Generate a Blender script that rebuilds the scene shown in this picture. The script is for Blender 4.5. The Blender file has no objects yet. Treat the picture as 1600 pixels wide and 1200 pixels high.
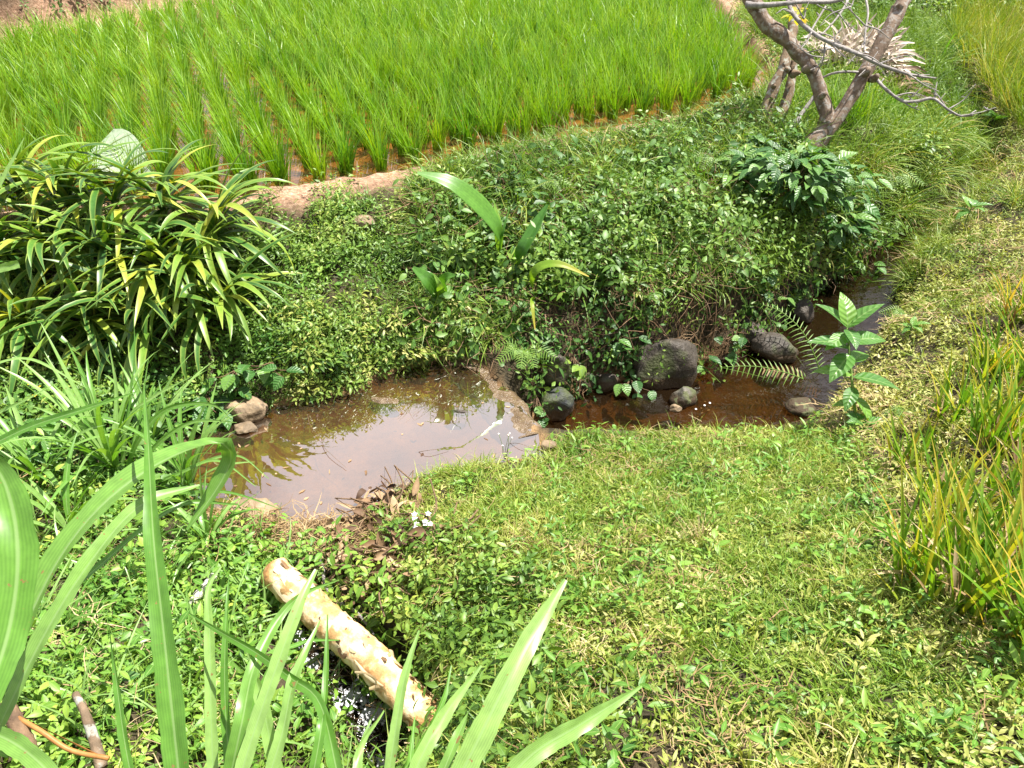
import bpy, math, random
import numpy as np
from mathutils import Vector, Matrix
R = math.radians
rng = np.random.default_rng(7)
random.seed(7)
C = bpy.data.collections.new('place'); bpy.context.scene.collection.children.link(C)
scene = bpy.context.scene

# ------------------------------------------------------------------ camera, sky, sun, exposure
H = 2.6; PITCH = R(35); F = 1209.0
cam_d = bpy.data.cameras.new('camera'); cam = bpy.data.objects.new('camera', cam_d)
scene.collection.objects.link(cam); scene.camera = cam
cam.location = (0, 0, H); cam.rotation_euler = (R(90) - PITCH, 0, 0)
cam_d.sensor_width = 36; cam_d.lens = 36 * F / 1600; cam_d.clip_start = .02; cam_d.clip_end = 1000

SUN_EL = R(67); SUN_AZ = R(72)          # azimuth measured from +y (view direction) towards +x
w = bpy.data.worlds.new('World'); scene.world = w; w.use_nodes = True
nt = w.node_tree; nt.nodes.clear()
out = nt.nodes.new('ShaderNodeOutputWorld'); bg = nt.nodes.new('ShaderNodeBackground')
sky = nt.nodes.new('ShaderNodeTexSky'); sky.sky_type = 'NISHITA'; sky.sun_disc = False
sky.sun_elevation = SUN_EL; sky.sun_rotation = SUN_AZ
tc = nt.nodes.new('ShaderNodeTexCoord'); cn = nt.nodes.new('ShaderNodeTexNoise')
cn.inputs['Scale'].default_value = 2.2; cn.inputs['Detail'].default_value = 6
cr = nt.nodes.new('ShaderNodeValToRGB'); cr.color_ramp.elements[0].position = .38; cr.color_ramp.elements[1].position = .56
mxs = nt.nodes.new('ShaderNodeMixRGB'); mxs.inputs[2].default_value = (10.5, 10.3, 11, 1)
nt.links.new(tc.outputs['Generated'], cn.inputs['Vector']); nt.links.new(cn.outputs['Fac'], cr.inputs[0])
nt.links.new(cr.outputs[0], mxs.inputs[0]); nt.links.new(sky.outputs[0], mxs.inputs[1])
nt.links.new(mxs.outputs[0], bg.inputs[0]); bg.inputs[1].default_value = .043
nt.links.new(bg.outputs[0], out.inputs[0])
sd = bpy.data.lights.new('sun', 'SUN'); sd.energy = 5; sd.angle = R(.5); sd.color = (1, .95, .86)
sun = bpy.data.objects.new('sun', sd); scene.collection.objects.link(sun)
sv = Vector((math.sin(SUN_AZ) * math.cos(SUN_EL), math.cos(SUN_AZ) * math.cos(SUN_EL), math.sin(SUN_EL)))
sun.rotation_euler = sv.to_track_quat('Z', 'Y').to_euler()
scene.view_settings.view_transform = 'Standard'; scene.view_settings.look = 'None'
scene.view_settings.exposure = 1.36; scene.view_settings.gamma = 1; scene.view_settings.use_curve_mapping = False
scene.render.engine = 'CYCLES'
scene.cycles.max_bounces = 6; scene.cycles.diffuse_bounces = 3; scene.cycles.glossy_bounces = 2
scene.cycles.transmission_bounces = 4; scene.cycles.transparent_max_bounces = 6
scene.cycles.caustics_reflective = False; scene.cycles.caustics_refractive = False

# ------------------------------------------------------------------ picture -> world helpers
cp, sp = math.cos(PITCH), math.sin(PITCH)
def ray(px, py):
    u = (px - 800) / F; v = (600 - py) / F
    return np.array([u, cp + v * sp, -sp + v * cp])
def P(px, py, z):                       # point on the level z seen at a pixel
    d = ray(px, py); t = (z - H) / d[2]
    return np.array([0, 0, H]) + d * t
def D(px, py, t):                       # point at distance t along the view axis
    return np.array([0, 0, H]) + ray(px, py) * t
def pix(X, Y, Z):
    dy = Y; dz = Z - H
    dep = dy * cp - dz * sp
    upc = dy * sp + dz * cp
    dep = np.maximum(dep, .05)
    return 800 + F * X / dep, 600 - F * upc / dep
def inpoly(x, y, poly):
    poly = np.asarray(poly, float); n = len(poly); c = np.zeros(np.shape(x), bool)
    j = n - 1
    for i in range(n):
        xi, yi = poly[i][:2]; xj, yj = poly[j][:2]
        if yi != yj:
            c ^= ((yi > y) != (yj > y)) & (x < (xj - xi) * (y - yi) / (yj - yi) + xi)
        j = i
    return c
def segdist(x, y, pts, closed=True):    # distance to a polyline, and parameter along it
    pts = np.asarray(pts, float); best = np.full(np.shape(x), 1e9); par = np.zeros(np.shape(x))
    n = len(pts)
    for i in range(n if closed else n - 1):
        a = pts[i][:2]; b = pts[(i + 1) % n][:2]; ab = b - a; L = ab @ ab + 1e-12
        t = np.clip(((x - a[0]) * ab[0] + (y - a[1]) * ab[1]) / L, 0, 1)
        d = np.hypot(x - a[0] - t * ab[0], y - a[1] - t * ab[1])
        m = d < best; best = np.where(m, d, best); par = np.where(m, i + t, par)
    return best, par
def sstep(a, b, x):
    t = np.clip((x - a) / (b - a), 0, 1); return t * t * (3 - 2 * t)
_perm = np.random.default_rng(3).random((256, 256))
def vnoise(x, y):
    xi = np.floor(x).astype(int); yi = np.floor(y).astype(int); fx = x - xi; fy = y - yi
    fx = fx * fx * (3 - 2 * fx); fy = fy * fy * (3 - 2 * fy)
    g = lambda a, b: _perm[a & 255, b & 255]
    return (g(xi, yi) * (1 - fx) + g(xi + 1, yi) * fx) * (1 - fy) + (g(xi, yi + 1) * (1 - fx) + g(xi + 1, yi + 1) * fx) * fy
def fbm(x, y, o=4):
    s = 0; a = .5
    for k in range(o):
        s = s + a * (vnoise(x * 2 ** k + 17 * k, y * 2 ** k + 5 * k) - .5); a *= .5
    return s

# ------------------------------------------------------------------ object helpers
def tag(o, label=None, cat=None, group=None, kind=None):
    if label: o['label'] = label
    if cat: o['category'] = cat
    if group: o['group'] = group
    if kind: o['kind'] = kind
    return o
def empty(name, loc, label, cat, group=None):
    o = bpy.data.objects.new(name, None); C.objects.link(o); o.location = tuple(loc)
    o.empty_display_size = .1
    return tag(o, label, cat, group)
def make_mesh(name, V, Q, A=None, mat=None, smooth=True):
    V = np.ascontiguousarray(V, np.float32); Q = np.ascontiguousarray(Q, np.int32)
    k = Q.shape[1]
    me = bpy.data.meshes.new(name)
    me.vertices.add(len(V)); me.vertices.foreach_set('co', V.ravel())
    me.loops.add(Q.size); me.loops.foreach_set('vertex_index', Q.ravel())
    me.polygons.add(len(Q)); me.polygons.foreach_set('loop_start', np.arange(0, Q.size, k, dtype=np.int32))
    me.polygons.foreach_set('loop_total', np.full(len(Q), k, np.int32))
    me.polygons.foreach_set('use_smooth', np.full(len(Q), smooth))
    if A is not None:
        at = me.attributes.new('luv', 'FLOAT_VECTOR', 'POINT')
        at.data.foreach_set('vector', np.ascontiguousarray(A, np.float32).ravel())
    me.update(calc_edges=True)
    if mat: me.materials.append(mat)
    return me
class MB:
    """collects quads; every vertex carries luv = (across -1..1, along 0..1, random 0..1)"""
    def __init__(s): s.V = []; s.Q = []; s.A = []; s.n = 0
    def add(s, V, Q, A=None):
        V = np.asarray(V, float); Q = np.asarray(Q, int)
        if A is None: A = np.zeros((len(V), 3))
        s.V.append(V); s.Q.append(Q + s.n); s.A.append(np.asarray(A, float)); s.n += len(V)
    def arrays(s): return np.concatenate(s.V), np.concatenate(s.Q), np.concatenate(s.A)
    def build(s, name, mat, parent=None, origin=None):
        V, Q, A = s.arrays()
        if origin is not None: V = V - np.asarray(origin)
        elif parent is not None: V = V - np.asarray(parent.location)
        o = bpy.data.objects.new(name, make_mesh(name, V, Q, A, mat)); C.objects.link(o)
        if parent is not None: o.parent = parent
        elif origin is not None: o.location = tuple(origin)
        return o
def norm(a): return a / (np.linalg.norm(a, axis=-1, keepdims=True) + 1e-12)
def spline(pts, n):
    pts = np.asarray(pts, float)
    if len(pts) == 2: 
        t = np.linspace(0, 1, n)[:, None]; return pts[0] * (1 - t) + pts[1] * t
    p = np.vstack([2 * pts[0] - pts[1], pts, 2 * pts[-1] - pts[-2]])
    L = np.r_[0, np.cumsum(np.linalg.norm(np.diff(pts[:, :3], axis=0), axis=1))]; ts = np.linspace(0, L[-1], n); out = []
    for t in ts:
        i = min(np.searchsorted(L, t, side='right') - 1, len(pts) - 2); u = (t - L[i]) / (L[i + 1] - L[i] + 1e-12)
        a, b, c, d = p[i], p[i + 1], p[i + 2], p[i + 3]
        out.append(.5 * ((2 * b) + (-a + c) * u + (2 * a - 5 * b + 4 * c - d) * u ** 2 + (-a + 3 * b - 3 * c + d) * u ** 3))
    return np.array(out)
def ribbon(mb, pts, W, hint, n=12, cols=3, fold=.25, rnd=None, twist=0, pleat=0, wavy=0, rag=0):
    """a leaf blade along a curve. W: width profile list (full width, along), hint: vector the upper face looks to"""
    P_ = spline(pts, n); t = np.linspace(0, 1, n)
    w_ = np.interp(t, np.linspace(0, 1, len(W)), W) * .5 * (1 + rag * fbm(t * 30 + W[1] * 900, t * 0 + 3.3, 3))
    T = norm(np.gradient(P_, axis=0)); h = np.asarray(hint, float)
    h = h if h.ndim == 2 else np.tile(h, (n, 1))
    S = norm(np.cross(T, h)); N = np.cross(S, T)
    a = twist * t[:, None]; S, N = S * np.cos(a) + N * np.sin(a), N * np.cos(a) - S * np.sin(a)
    c = np.linspace(-1, 1, cols)
    V = np.zeros((n, cols, 3)); A = np.zeros((n, cols, 3)); r = rng.random() if rnd is None else rnd
    for k, ck in enumerate(c):
        off = abs(ck) * fold + (pleat * (k % 2))
        ww = wavy * np.sin(t * 23 + k) * abs(ck)
        V[:, k] = P_ + S * (w_ * ck)[:, None] + N * (w_ * (off + ww))[:, None]
        A[:, k] = np.stack([np.full(n, ck), t, np.full(n, r)], 1)
    i = np.arange(n - 1)[:, None] * cols + np.arange(cols - 1)[None]; i = i.ravel()
    Q = np.stack([i, i + 1, i + cols + 1, i + cols], 1)
    mb.add(V.reshape(-1, 3), Q, A.reshape(-1, 3))
def tube(mb, pts, rad, n=20, k=10, bump=.0, rnd=.5, seed=0, cap=True, resample=True):
    P_ = spline(pts, n) if resample else np.asarray(pts, float); n = len(P_)
    t = np.linspace(0, 1, n); r_ = np.interp(t, np.linspace(0, 1, len(rad)), rad)
    T = norm(np.gradient(P_, axis=0)); S = norm(np.cross(T, [.13, .31, .94] if abs(T[0][2]) < .9 else [1, .1, 0])); N = np.cross(T, S)
    a = np.arange(k) * 2 * math.pi / k
    rr = r_[:, None] * (1 + bump * (.25 * (fbm(t[:, None] * n * 1.1 + seed * 3, np.sin(a)[None] * 3 + seed, 2))) * 2 + bump * (fbm(np.cos(a)[None] * 1.3 + seed + t[:, None] * n * .22, np.sin(a)[None] * 1.3 + t[:, None] * n * .35, 3) * 2))
    V = P_[:, None] + (S[:, None] * np.cos(a)[None, :, None] + N[:, None] * np.sin(a)[None, :, None]) * rr[..., None]
    A = np.stack([np.broadcast_to(np.cos(a), (n, k)), np.broadcast_to(t[:, None], (n, k)), np.full((n, k), rnd)], -1)
    V = V.reshape(-1, 3); A = A.reshape(-1, 3)
    i = np.arange(n - 1)[:, None] * k; j = np.arange(k)[None]; j2 = (j + 1) % k
    Q = np.stack([(i + j).ravel(), (i + j2).ravel(), (i + k + j2).ravel(), (i + k + j).ravel()], 1)
    if cap:
        V = np.vstack([V, P_[0], P_[-1]]); A = np.vstack([A, A[0], A[-1]])
        c0, c1 = len(V) - 2, len(V) - 1; e = (n - 1) * k
        caps = []
        for j in range(0, k, 2):
            caps.append([c0, (j + 2) % k, j + 1, j]); caps.append([c1, e + j, e + j + 1, e + (j + 2) % k])
        Q = np.vstack([Q, caps])
    mb.add(V, Q, A)

# ------------------------------------------------------------------ materials
def nodes(name):
    m = bpy.data.materials.new(name); m.use_nodes = True; n = m.node_tree; n.nodes.clear()
    o = n.nodes.new('ShaderNodeOutputMaterial'); return m, n, o
def ramp(n, fac, stops):
    r = n.nodes.new('ShaderNodeValToRGB'); e = r.color_ramp.elements
    while len(e) < len(stops): e.new(.5)
    for i, (p, c) in enumerate(stops): e[i].position = p; e[i].color = (*c, 1)
    n.links.new(fac, r.inputs[0]); return r.outputs[0]
def noise(n, scale, detail=4, rough=.55, vec=None):
    t = n.nodes.new('ShaderNodeTexNoise'); t.inputs['Scale'].default_value = scale
    t.inputs['Detail'].default_value = detail; t.inputs['Roughness'].default_value = rough
    if vec is None:
        g = n.nodes.new('ShaderNodeNewGeometry'); vec = g.outputs['Position']
    n.links.new(vec, t.inputs['Vector']); return t.outputs['Fac']
def mth(n, op, a, b=None, c=None):
    m = n.nodes.new('ShaderNodeMath'); m.operation = op
    for i, x in enumerate((a, b, c)):
        if x is None: continue
        if isinstance(x, (int, float)): m.inputs[i].default_value = x
        else: n.links.new(x, m.inputs[i])
    return m.outputs[0]
def mixc(n, fac, a, b, mode='MIX'):
    m = n.nodes.new('ShaderNodeMixRGB'); m.blend_type = mode
    for i, x in enumerate((fac, a, b)):
        if isinstance(x, (int, float)): m.inputs[i].default_value = x
        elif isinstance(x, tuple): m.inputs[i].default_value = (*x, 1)
        else: n.links.new(x, m.inputs[i])
    return m.outputs[0]
def principled(n, o, col, rough=.6, spec=.5, bump=None, bstr=.5, bdist=.01):
    p = n.nodes.new('ShaderNodeBsdfPrincipled')
    if isinstance(col, tuple): p.inputs['Base Color'].default_value = (*col, 1)
    else: n.links.new(col, p.inputs['Base Color'])
    if isinstance(rough, (int, float)): p.inputs['Roughness'].default_value = rough
    else: n.links.new(rough, p.inputs['Roughness'])
    p.inputs['Specular IOR Level'].default_value = spec
    if bump is not None:
        b = n.nodes.new('ShaderNodeBump'); b.inputs['Strength'].default_value = bstr; b.inputs['Distance'].default_value = bdist
        n.links.new(bump, b.inputs['Height']); n.links.new(b.outputs[0], p.inputs['Normal'])
    n.links.new(p.outputs[0], o.inputs[0]); return p
def leaf_mat(name, stops, trans=.35, rough=.45, spec=.4, midrib=None, tip=None, veins=0, ttint=(1.25, 1.25, .35), stripes=0, patch=.25, edge=None, spots=0):
    """stops: colours over the per-leaf random value"""
    m, n, o = nodes(name)
    a = n.nodes.new('ShaderNodeAttribute'); a.attribute_name = 'luv'
    s = n.nodes.new('ShaderNodeSeparateXYZ'); n.links.new(a.outputs['Vector'], s.inputs[0])
    ac, al, rd = s.outputs[0], s.outputs[1], s.outputs[2]
    ns = noise(n, 3.1, 2)
    f = mth(n, 'ADD', rd, mth(n, 'MULTIPLY', mth(n, 'SUBTRACT', ns, .5), patch * 2))
    col = ramp(n, f, stops)
    fine = noise(n, 55, 2)
    col = mixc(n, .22, col, mixc(n, 1.0, col, ramp(n, fine, [(.3, (.35, .4, .35)), (.7, (1.6, 1.6, 1.5))]), 'MULTIPLY'))
    if spots: col = mixc(n, ramp(n, noise(n, 85, 3, .6), [(spots, (0, 0, 0)), (spots + .03, (1, 1, 1))]), col, (.22, .15, .05))
    aac = mth(n, 'ABSOLUTE', ac)
    if tip:
        k = mth(n, 'GREATER_THAN', mth(n, 'ADD', al, mth(n, 'MULTIPLY', rd, .35)), 1.12)
        k = mth(n, 'SMOOTH_MIN', k, 1, .1)
        t_ = n.nodes.new('ShaderNodeMapRange'); t_.inputs[1].default_value = .85; t_.inputs[2].default_value = 1.25
        n.links.new(mth(n, 'ADD', al, mth(n, 'MULTIPLY', rd, .35)), t_.inputs[0])
        col = mixc(n, t_.outputs[0], col, tip)
    if edge:
        e_ = n.nodes.new('ShaderNodeMapRange'); e_.inputs[1].default_value = .45; e_.inputs[2].default_value = 1.0
        n.links.new(mth(n, 'ADD', aac, mth(n, 'MULTIPLY', mth(n, 'SUBTRACT', ns, .5), .8)), e_.inputs[0])
        col = mixc(n, mth(n, 'MULTIPLY', e_.outputs[0], .8), col, edge)
    if stripes:
        st = mth(n, 'SINE', mth(n, 'MULTIPLY', ac, stripes))
        col = mixc(n, mth(n, 'MULTIPLY', mth(n, 'ADD', st, 1), .12), col, mixc(n, 1.0, col, (1.9, 1.8, 1.9), 'MULTIPLY'))
    if midrib:
        r_ = n.nodes.new('ShaderNodeMapRange'); r_.inputs[1].default_value = .13; r_.inputs[2].default_value = .05
        n.links.new(aac, r_.inputs[0])
        col = mixc(n, mth(n, 'MULTIPLY', r_.outputs[0], .75), col, midrib)
    h = None
    if veins:
        v_ = mth(n, 'SINE', mth(n, 'MULTIPLY', mth(n, 'SUBTRACT', al, mth(n, 'MULTIPLY', aac, .16)), veins))
        r2 = n.nodes.new('ShaderNodeMapRange'); r2.inputs[1].default_value = .88; r2.inputs[2].default_value = .99
        n.links.new(v_, r2.inputs[0])
        col = mixc(n, mth(n, 'MULTIPLY', r2.outputs[0], .45), col, midrib or (.3, .4, .1))
        h = v_
    p = principled(n, o, col, rough, spec, h, .35, .004)
    tr = n.nodes.new('ShaderNodeBsdfTranslucent'); n.links.new(mixc(n, 1.0, col, ttint, 'MULTIPLY'), tr.inputs[0])
    mx = n.nodes.new('ShaderNodeMixShader'); mx.inputs[0].default_value = trans
    n.links.new(p.outputs[0], mx.inputs[1]); n.links.new(tr.outputs[0], mx.inputs[2]); n.links.new(mx.outputs[0], o.inputs[0])
    return m
M = {}
M['rice'] = leaf_mat('rice_green', [(0, (.05, .17, .01)), (.5, (.16, .335, .012)), (1, (.34, .48, .02))], .34, .4, .45, tip=(.22, .36, .05))
M['turf'] = leaf_mat('turf_green', [(0, (.06, .12, .018)), (.35, (.15, .225, .03)), (.65, (.29, .32, .065)), (1, (.50, .47, .20))], .25, .5, .35, patch=.6)
M['turf_grass'] = leaf_mat('turf_grass_green', [(0, (.08, .17, .02)), (.5, (.18, .29, .035)), (.85, (.34, .37, .08)), (1, (.50, .42, .18))], .3, .45, .4, patch=.5)
M['herb'] = leaf_mat('pale_herb_green', [(0, (.04, .13, .018)), (.4, (.11, .25, .03)), (.8, (.25, .38, .055)), (1, (.46, .50, .09))], .28, .45, .4, midrib=(.25, .36, .1), patch=.3)
M['bank'] = leaf_mat('bank_green', [(0, (.04, .10, .015)), (.4, (.10, .20, .026)), (.8, (.20, .31, .045)), (1, (.36, .40, .10))], .28, .45, .4, midrib=(.15, .26, .08), patch=.4)
M['creeper'] = leaf_mat('dark_creeper_green', [(0, (.025, .08, .015)), (.5, (.07, .17, .025)), (1, (.16, .28, .05))], .22, .48, .4, midrib=(.12, .2, .08), patch=.3)
M['dry'] = leaf_mat('dry_straw', [(0, (.12, .07, .035)), (.5, (.32, .22, .11)), (1, (.52, .42, .26))], .15, .7, .2, ttint=(1, .9, .6))
M['dead'] = leaf_mat('dead_leaf_brown', [(0, (.07, .04, .025)), (.5, (.20, .12, .065)), (1, (.42, .30, .18))], .1, .65, .25, ttint=(1, .85, .6))
M['yellow_grass'] = leaf_mat('yellowing_grass', [(0, (.09, .22, .02)), (.65, (.19, .33, .03)), (.9, (.42, .42, .04)), (1, (.50, .34, .08))], .4, .45, .35, tip=(.55, .42, .07), patch=.3)
M['far_grass'] = leaf_mat('tall_meadow_grass', [(0, (.07, .15, .02)), (.5, (.18, .28, .03)), (.85, (.36, .38, .06)), (1, (.42, .33, .12))], .3, .5, .3, patch=.5)
M['blade'] = leaf_mat('broad_blade_green', [(0, (.06, .17, .02)), (.5, (.11, .25, .035)), (1, (.22, .36, .10))], .36, .36, .5, midrib=(.26, .40, .15), stripes=34, patch=.35, spots=.68, ttint=(1.2, 1.3, .3))
M['strap'] = leaf_mat('strap_leaf_green', [(0, (.03, .09, .02)), (.4, (.06, .16, .025)), (.8, (.15, .26, .03)), (1, (.42, .42, .05))], stripes=16, trans=.25, rough=.38, spec=.5, edge=(.24, .32, .06), patch=.25, ttint=(1.3, 1.2, .3))
M['shrub'] = leaf_mat('glossy_shrub_green', [(0, (.025, .09, .02)), (.5, (.06, .17, .03)), (1, (.15, .28, .05))], .25, .42, .5, midrib=(.13, .22, .08), veins=40, patch=.2)
M['big'] = leaf_mat('big_leaf_green', [(0, (.07, .19, .04)), (.5, (.12, .28, .05)), (1, (.19, .36, .06))], .42, .35, .5, midrib=(.24, .38, .13), veins=44, patch=.12)
M['palm'] = leaf_mat('palm_leaf_green', [(0, (.045, .14, .02)), (.5, (.09, .23, .03)), (1, (.20, .36, .05))], .38, .32, .5, stripes=40, patch=.1)
M['fern'] = leaf_mat('fern_green', [(0, (.10, .22, .03)), (1, (.24, .38, .07))], .4, .45, .4)
M['bleach'] = leaf_mat('bleached_leaf', [(0, (.3, .22, .16)), (1, (.72, .62, .54))], .1, .6, .3, ttint=(1, .9, .8))
M['peel'] = leaf_mat('peeling_bark_skin', [(0, (.45, .30, .14)), (1, (.78, .66, .45))], .2, .5, .4, ttint=(1, .9, .6))
M['taro'] = leaf_mat('pale_taro_leaf', [(0, (.26, .36, .24)), (1, (.45, .52, .40))], .3, .3, .5, midrib=(.5, .58, .4), veins=30)

def terrain_mat():
    m, n, o = nodes('soil')
    a = n.nodes.new('ShaderNodeAttribute'); a.attribute_name = 'luv'
    s = n.nodes.new('ShaderNodeSeparateXYZ'); n.links.new(a.outputs['Vector'], s.inputs[0])
    n1 = noise(n, 2.3, 6); n2 = noise(n, 38, 6, .65)
    dark = ramp(n, n2, [(.3, (.022, .018, .010)), (.55, (.06, .048, .026)), (.8, (.13, .10, .06))])
    bund = ramp(n, n2, [(.25, (.14, .075, .045)), (.5, (.33, .20, .13)), (.62, (.44, .30, .21)), (.8, (.58, .46, .34))])
    silt = ramp(n, n1, [(.3, (.14, .08, .035)), (.5, (.27, .165, .075)), (.75, (.38, .26, .14))])
    col = mixc(n, s.outputs[0], dark, bund); col = mixc(n, s.outputs[1], col, silt); col = mixc(n, s.outputs[2], col, (.03, .024, .016))  # last mix paints the overhanging bank's dark reflection into the upstream bed
    col = mixc(n, .5, col, mixc(n, 1.0, col, ramp(n, noise(n, 9, 5, .7), [(.35, (.35, .32, .3)), (.6, (1.5, 1.45, 1.4))]), 'MULTIPLY'))
    principled(n, o, col, .85, .3, mth(n, 'ADD', n2, mth(n, 'MULTIPLY', noise(n, 160, 3), .4)), .9, .02)
    return m
M['soil'] = terrain_mat()
def water_mat(name, tint, rough=.03, bstr=.1, scale=9, foam=0, foamscale=14, mn=.02, gain=1.0, body=(.30, .17, .07)):
    m, n, o = nodes(name)
    h = noise(n, scale, 3, .5)
    b = n.nodes.new('ShaderNodeBump'); b.inputs['Strength'].default_value = bstr; b.inputs['Distance'].default_value = .02
    n.links.new(h, b.inputs['Height'])
    fr = n.nodes.new('ShaderNodeFresnel'); fr.inputs[0].default_value = 1.33; n.links.new(b.outputs[0], fr.inputs['Normal'])
    g = n.nodes.new('ShaderNodeBsdfGlossy'); g.inputs['Roughness'].default_value = rough; n.links.new(b.outputs[0], g.inputs['Normal'])
    t = n.nodes.new('ShaderNodeBsdfTransparent'); t.inputs[0].default_value = (*tint, 1)
    bd_ = n.nodes.new('ShaderNodeBsdfDiffuse'); bd_.inputs[0].default_value = (*body, 1)
    mb_ = n.nodes.new('ShaderNodeMixShader'); mb_.inputs[0].default_value = mn
    n.links.new(t.outputs[0], mb_.inputs[1]); n.links.new(bd_.outputs[0], mb_.inputs[2])
    mx = n.nodes.new('ShaderNodeMixShader'); n.links.new(mth(n, 'MINIMUM', mth(n, 'MULTIPLY', fr.outputs[0], gain), 1.0), mx.inputs[0])
    n.links.new(mb_.outputs[0], mx.inputs[1]); n.links.new(g.outputs[0], mx.inputs[2])
    last = mx.outputs[0]
    if foam:
        f = ramp(n, noise(n, foamscale, 5, .7), [(foam, (0, 0, 0)), (foam + .08, (1, 1, 1))])
        d = n.nodes.new('ShaderNodeBsdfDiffuse'); d.inputs[0].default_value = (.75, .76, .8, 1)
        m2 = n.nodes.new('ShaderNodeMixShader'); n.links.new(f, m2.inputs[0]); n.links.new(last, m2.inputs[1]); n.links.new(d.outputs[0], m2.inputs[2]); last = m2.outputs[0]
    n.links.new(last, o.inputs[0]); return m
M['pond'] = water_mat('pond_water', (.80, .62, .38), .015, .035, 7, mn=.10, gain=15, body=(.44, .31, .20))
M['stream'] = water_mat('stream_water', (.34, .25, .14), .04, .35, 13, mn=.06, gain=2.2, body=(.12, .07, .03))
M['paddy'] = water_mat('paddy_water', (.9, .72, .45), .02, .04, 6, mn=.1, gain=1.6)
M['rapid'] = water_mat('rushing_water', (.6, .55, .5), .1, 1.0, 24, foam=.50, foamscale=11)
def bark_mat(name, stops, scale=9, lich=None, rough=.8, bd=.01, wet=None):
    m, n, o = nodes(name)
    n1 = noise(n, scale, 6, .65); n2 = noise(n, scale * 6, 4)
    col = ramp(n, n1, stops)
    if wet is not None:
        g_ = n.nodes.new('ShaderNodeNewGeometry'); sx = n.nodes.new('ShaderNodeSeparateXYZ'); n.links.new(g_.outputs['Position'], sx.inputs[0])
        zz = mth(n, 'ADD', sx.outputs[2], mth(n, 'MULTIPLY', n1, -.06)); wr = n.nodes.new('ShaderNodeMapRange'); wr.inputs[1].default_value = wet + .01; wr.inputs[2].default_value = wet - .01; n.links.new(zz, wr.inputs[0])
        col = mixc(n, ramp(n, noise(n, 5, 4), [(.5, (0, 0, 0)), (.62, (.8, .8, .8))]), col, (.07, .085, .03)); col = mixc(n, wr.outputs[0], col, (.05, .033, .018))
    if lich: col = mixc(n, ramp(n, noise(n, scale * 1.7, 4), [(.52, (0, 0, 0)), (.6, (1, 1, 1))]), col, lich)
    principled(n, o, col, rough, .3, mth(n, 'ADD', n1, mth(n, 'MULTIPLY', n2, .4)), .8, bd)
    return m
M['bark'] = bark_mat('brown_mottled_bark', [(.3, (.08, .055, .038)), (.5, (.17, .12, .085)), (.7, (.27, .21, .165))], 16, (.26, .235, .21))
M['grey_bark'] = bark_mat('grey_twig_bark', [(.3, (.14, .12, .11)), (.6, (.32, .30, .29))], 30)
M['white_stick'] = bark_mat('whitish_bark', [(.3, (.35, .31, .27)), (.6, (.62, .58, .53))], 30)
M['mossy'] = bark_mat('mossy_bark', [(.3, (.07, .05, .03)), (.55, (.20, .14, .09)), (.75, (.30, .24, .17))], 14, (.30, .30, .26))
M['log'] = bark_mat('peeling_log_skin', [(.30, (.16, .08, .035)), (.42, (.48, .26, .10)), (.5, (.66, .46, .24)), (.6, (.78, .66, .45)), (.75, (.72, .66, .52))], 9, (.40, .24, .10), .65)
M['stem'] = bark_mat('green_stem', [(.3, (.10, .17, .04)), (.7, (.22, .3, .08))], 20)
M['brown_stem'] = bark_mat('brown_stem', [(.3, (.08, .05, .03)), (.7, (.22, .14, .08))], 20)
M['rock'] = bark_mat('tan_rock', [(.3, (.12, .085, .05)), (.55, (.26, .19, .12)), (.8, (.42, .34, .24))], 10, (.16, .12, .08), .8, .02)
M['wet_rock'] = bark_mat('wet_dark_rock', [(.3, (.03, .026, .022)), (.6, (.075, .062, .05)), (.8, (.17, .14, .11))], 9, None, .55, .025, -.25)
M['grey_rock'] = bark_mat('grey_rock', [(.3, (.05, .045, .035)), (.6, (.13, .12, .10)), (.8, (.24, .22, .18))], 12, (.10, .11, .05), .75, .02, -.26)
M['blue_rock'] = bark_mat('blue_black_rock', [(.3, (.022, .025, .028)), (.6, (.05, .055, .06)), (.8, (.12, .12, .115))], 14, None, .5, .025, -.25)
M['stone'] = bark_mat('sill_stone', [(.3, (.06, .04, .022)), (.5, (.13, .09, .055)), (.7, (.26, .21, .155))], 16, (.12, .085, .045), .22, .02)
M['orange'] = bark_mat('orange_hose', [(.3, (.22, .10, .03)), (.7, (.42, .20, .06))], 20, None, .5, .001)
M['white'] = bark_mat('white_petals', [(.3, (.75, .75, .72)), (.7, (.85, .85, .82))], 20, None, .5, .001)
M['yellow'] = bark_mat('yellow_petals', [(.3, (.75, .50, .03)), (.7, (.85, .6, .05))], 20, None, .5, .001)

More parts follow.
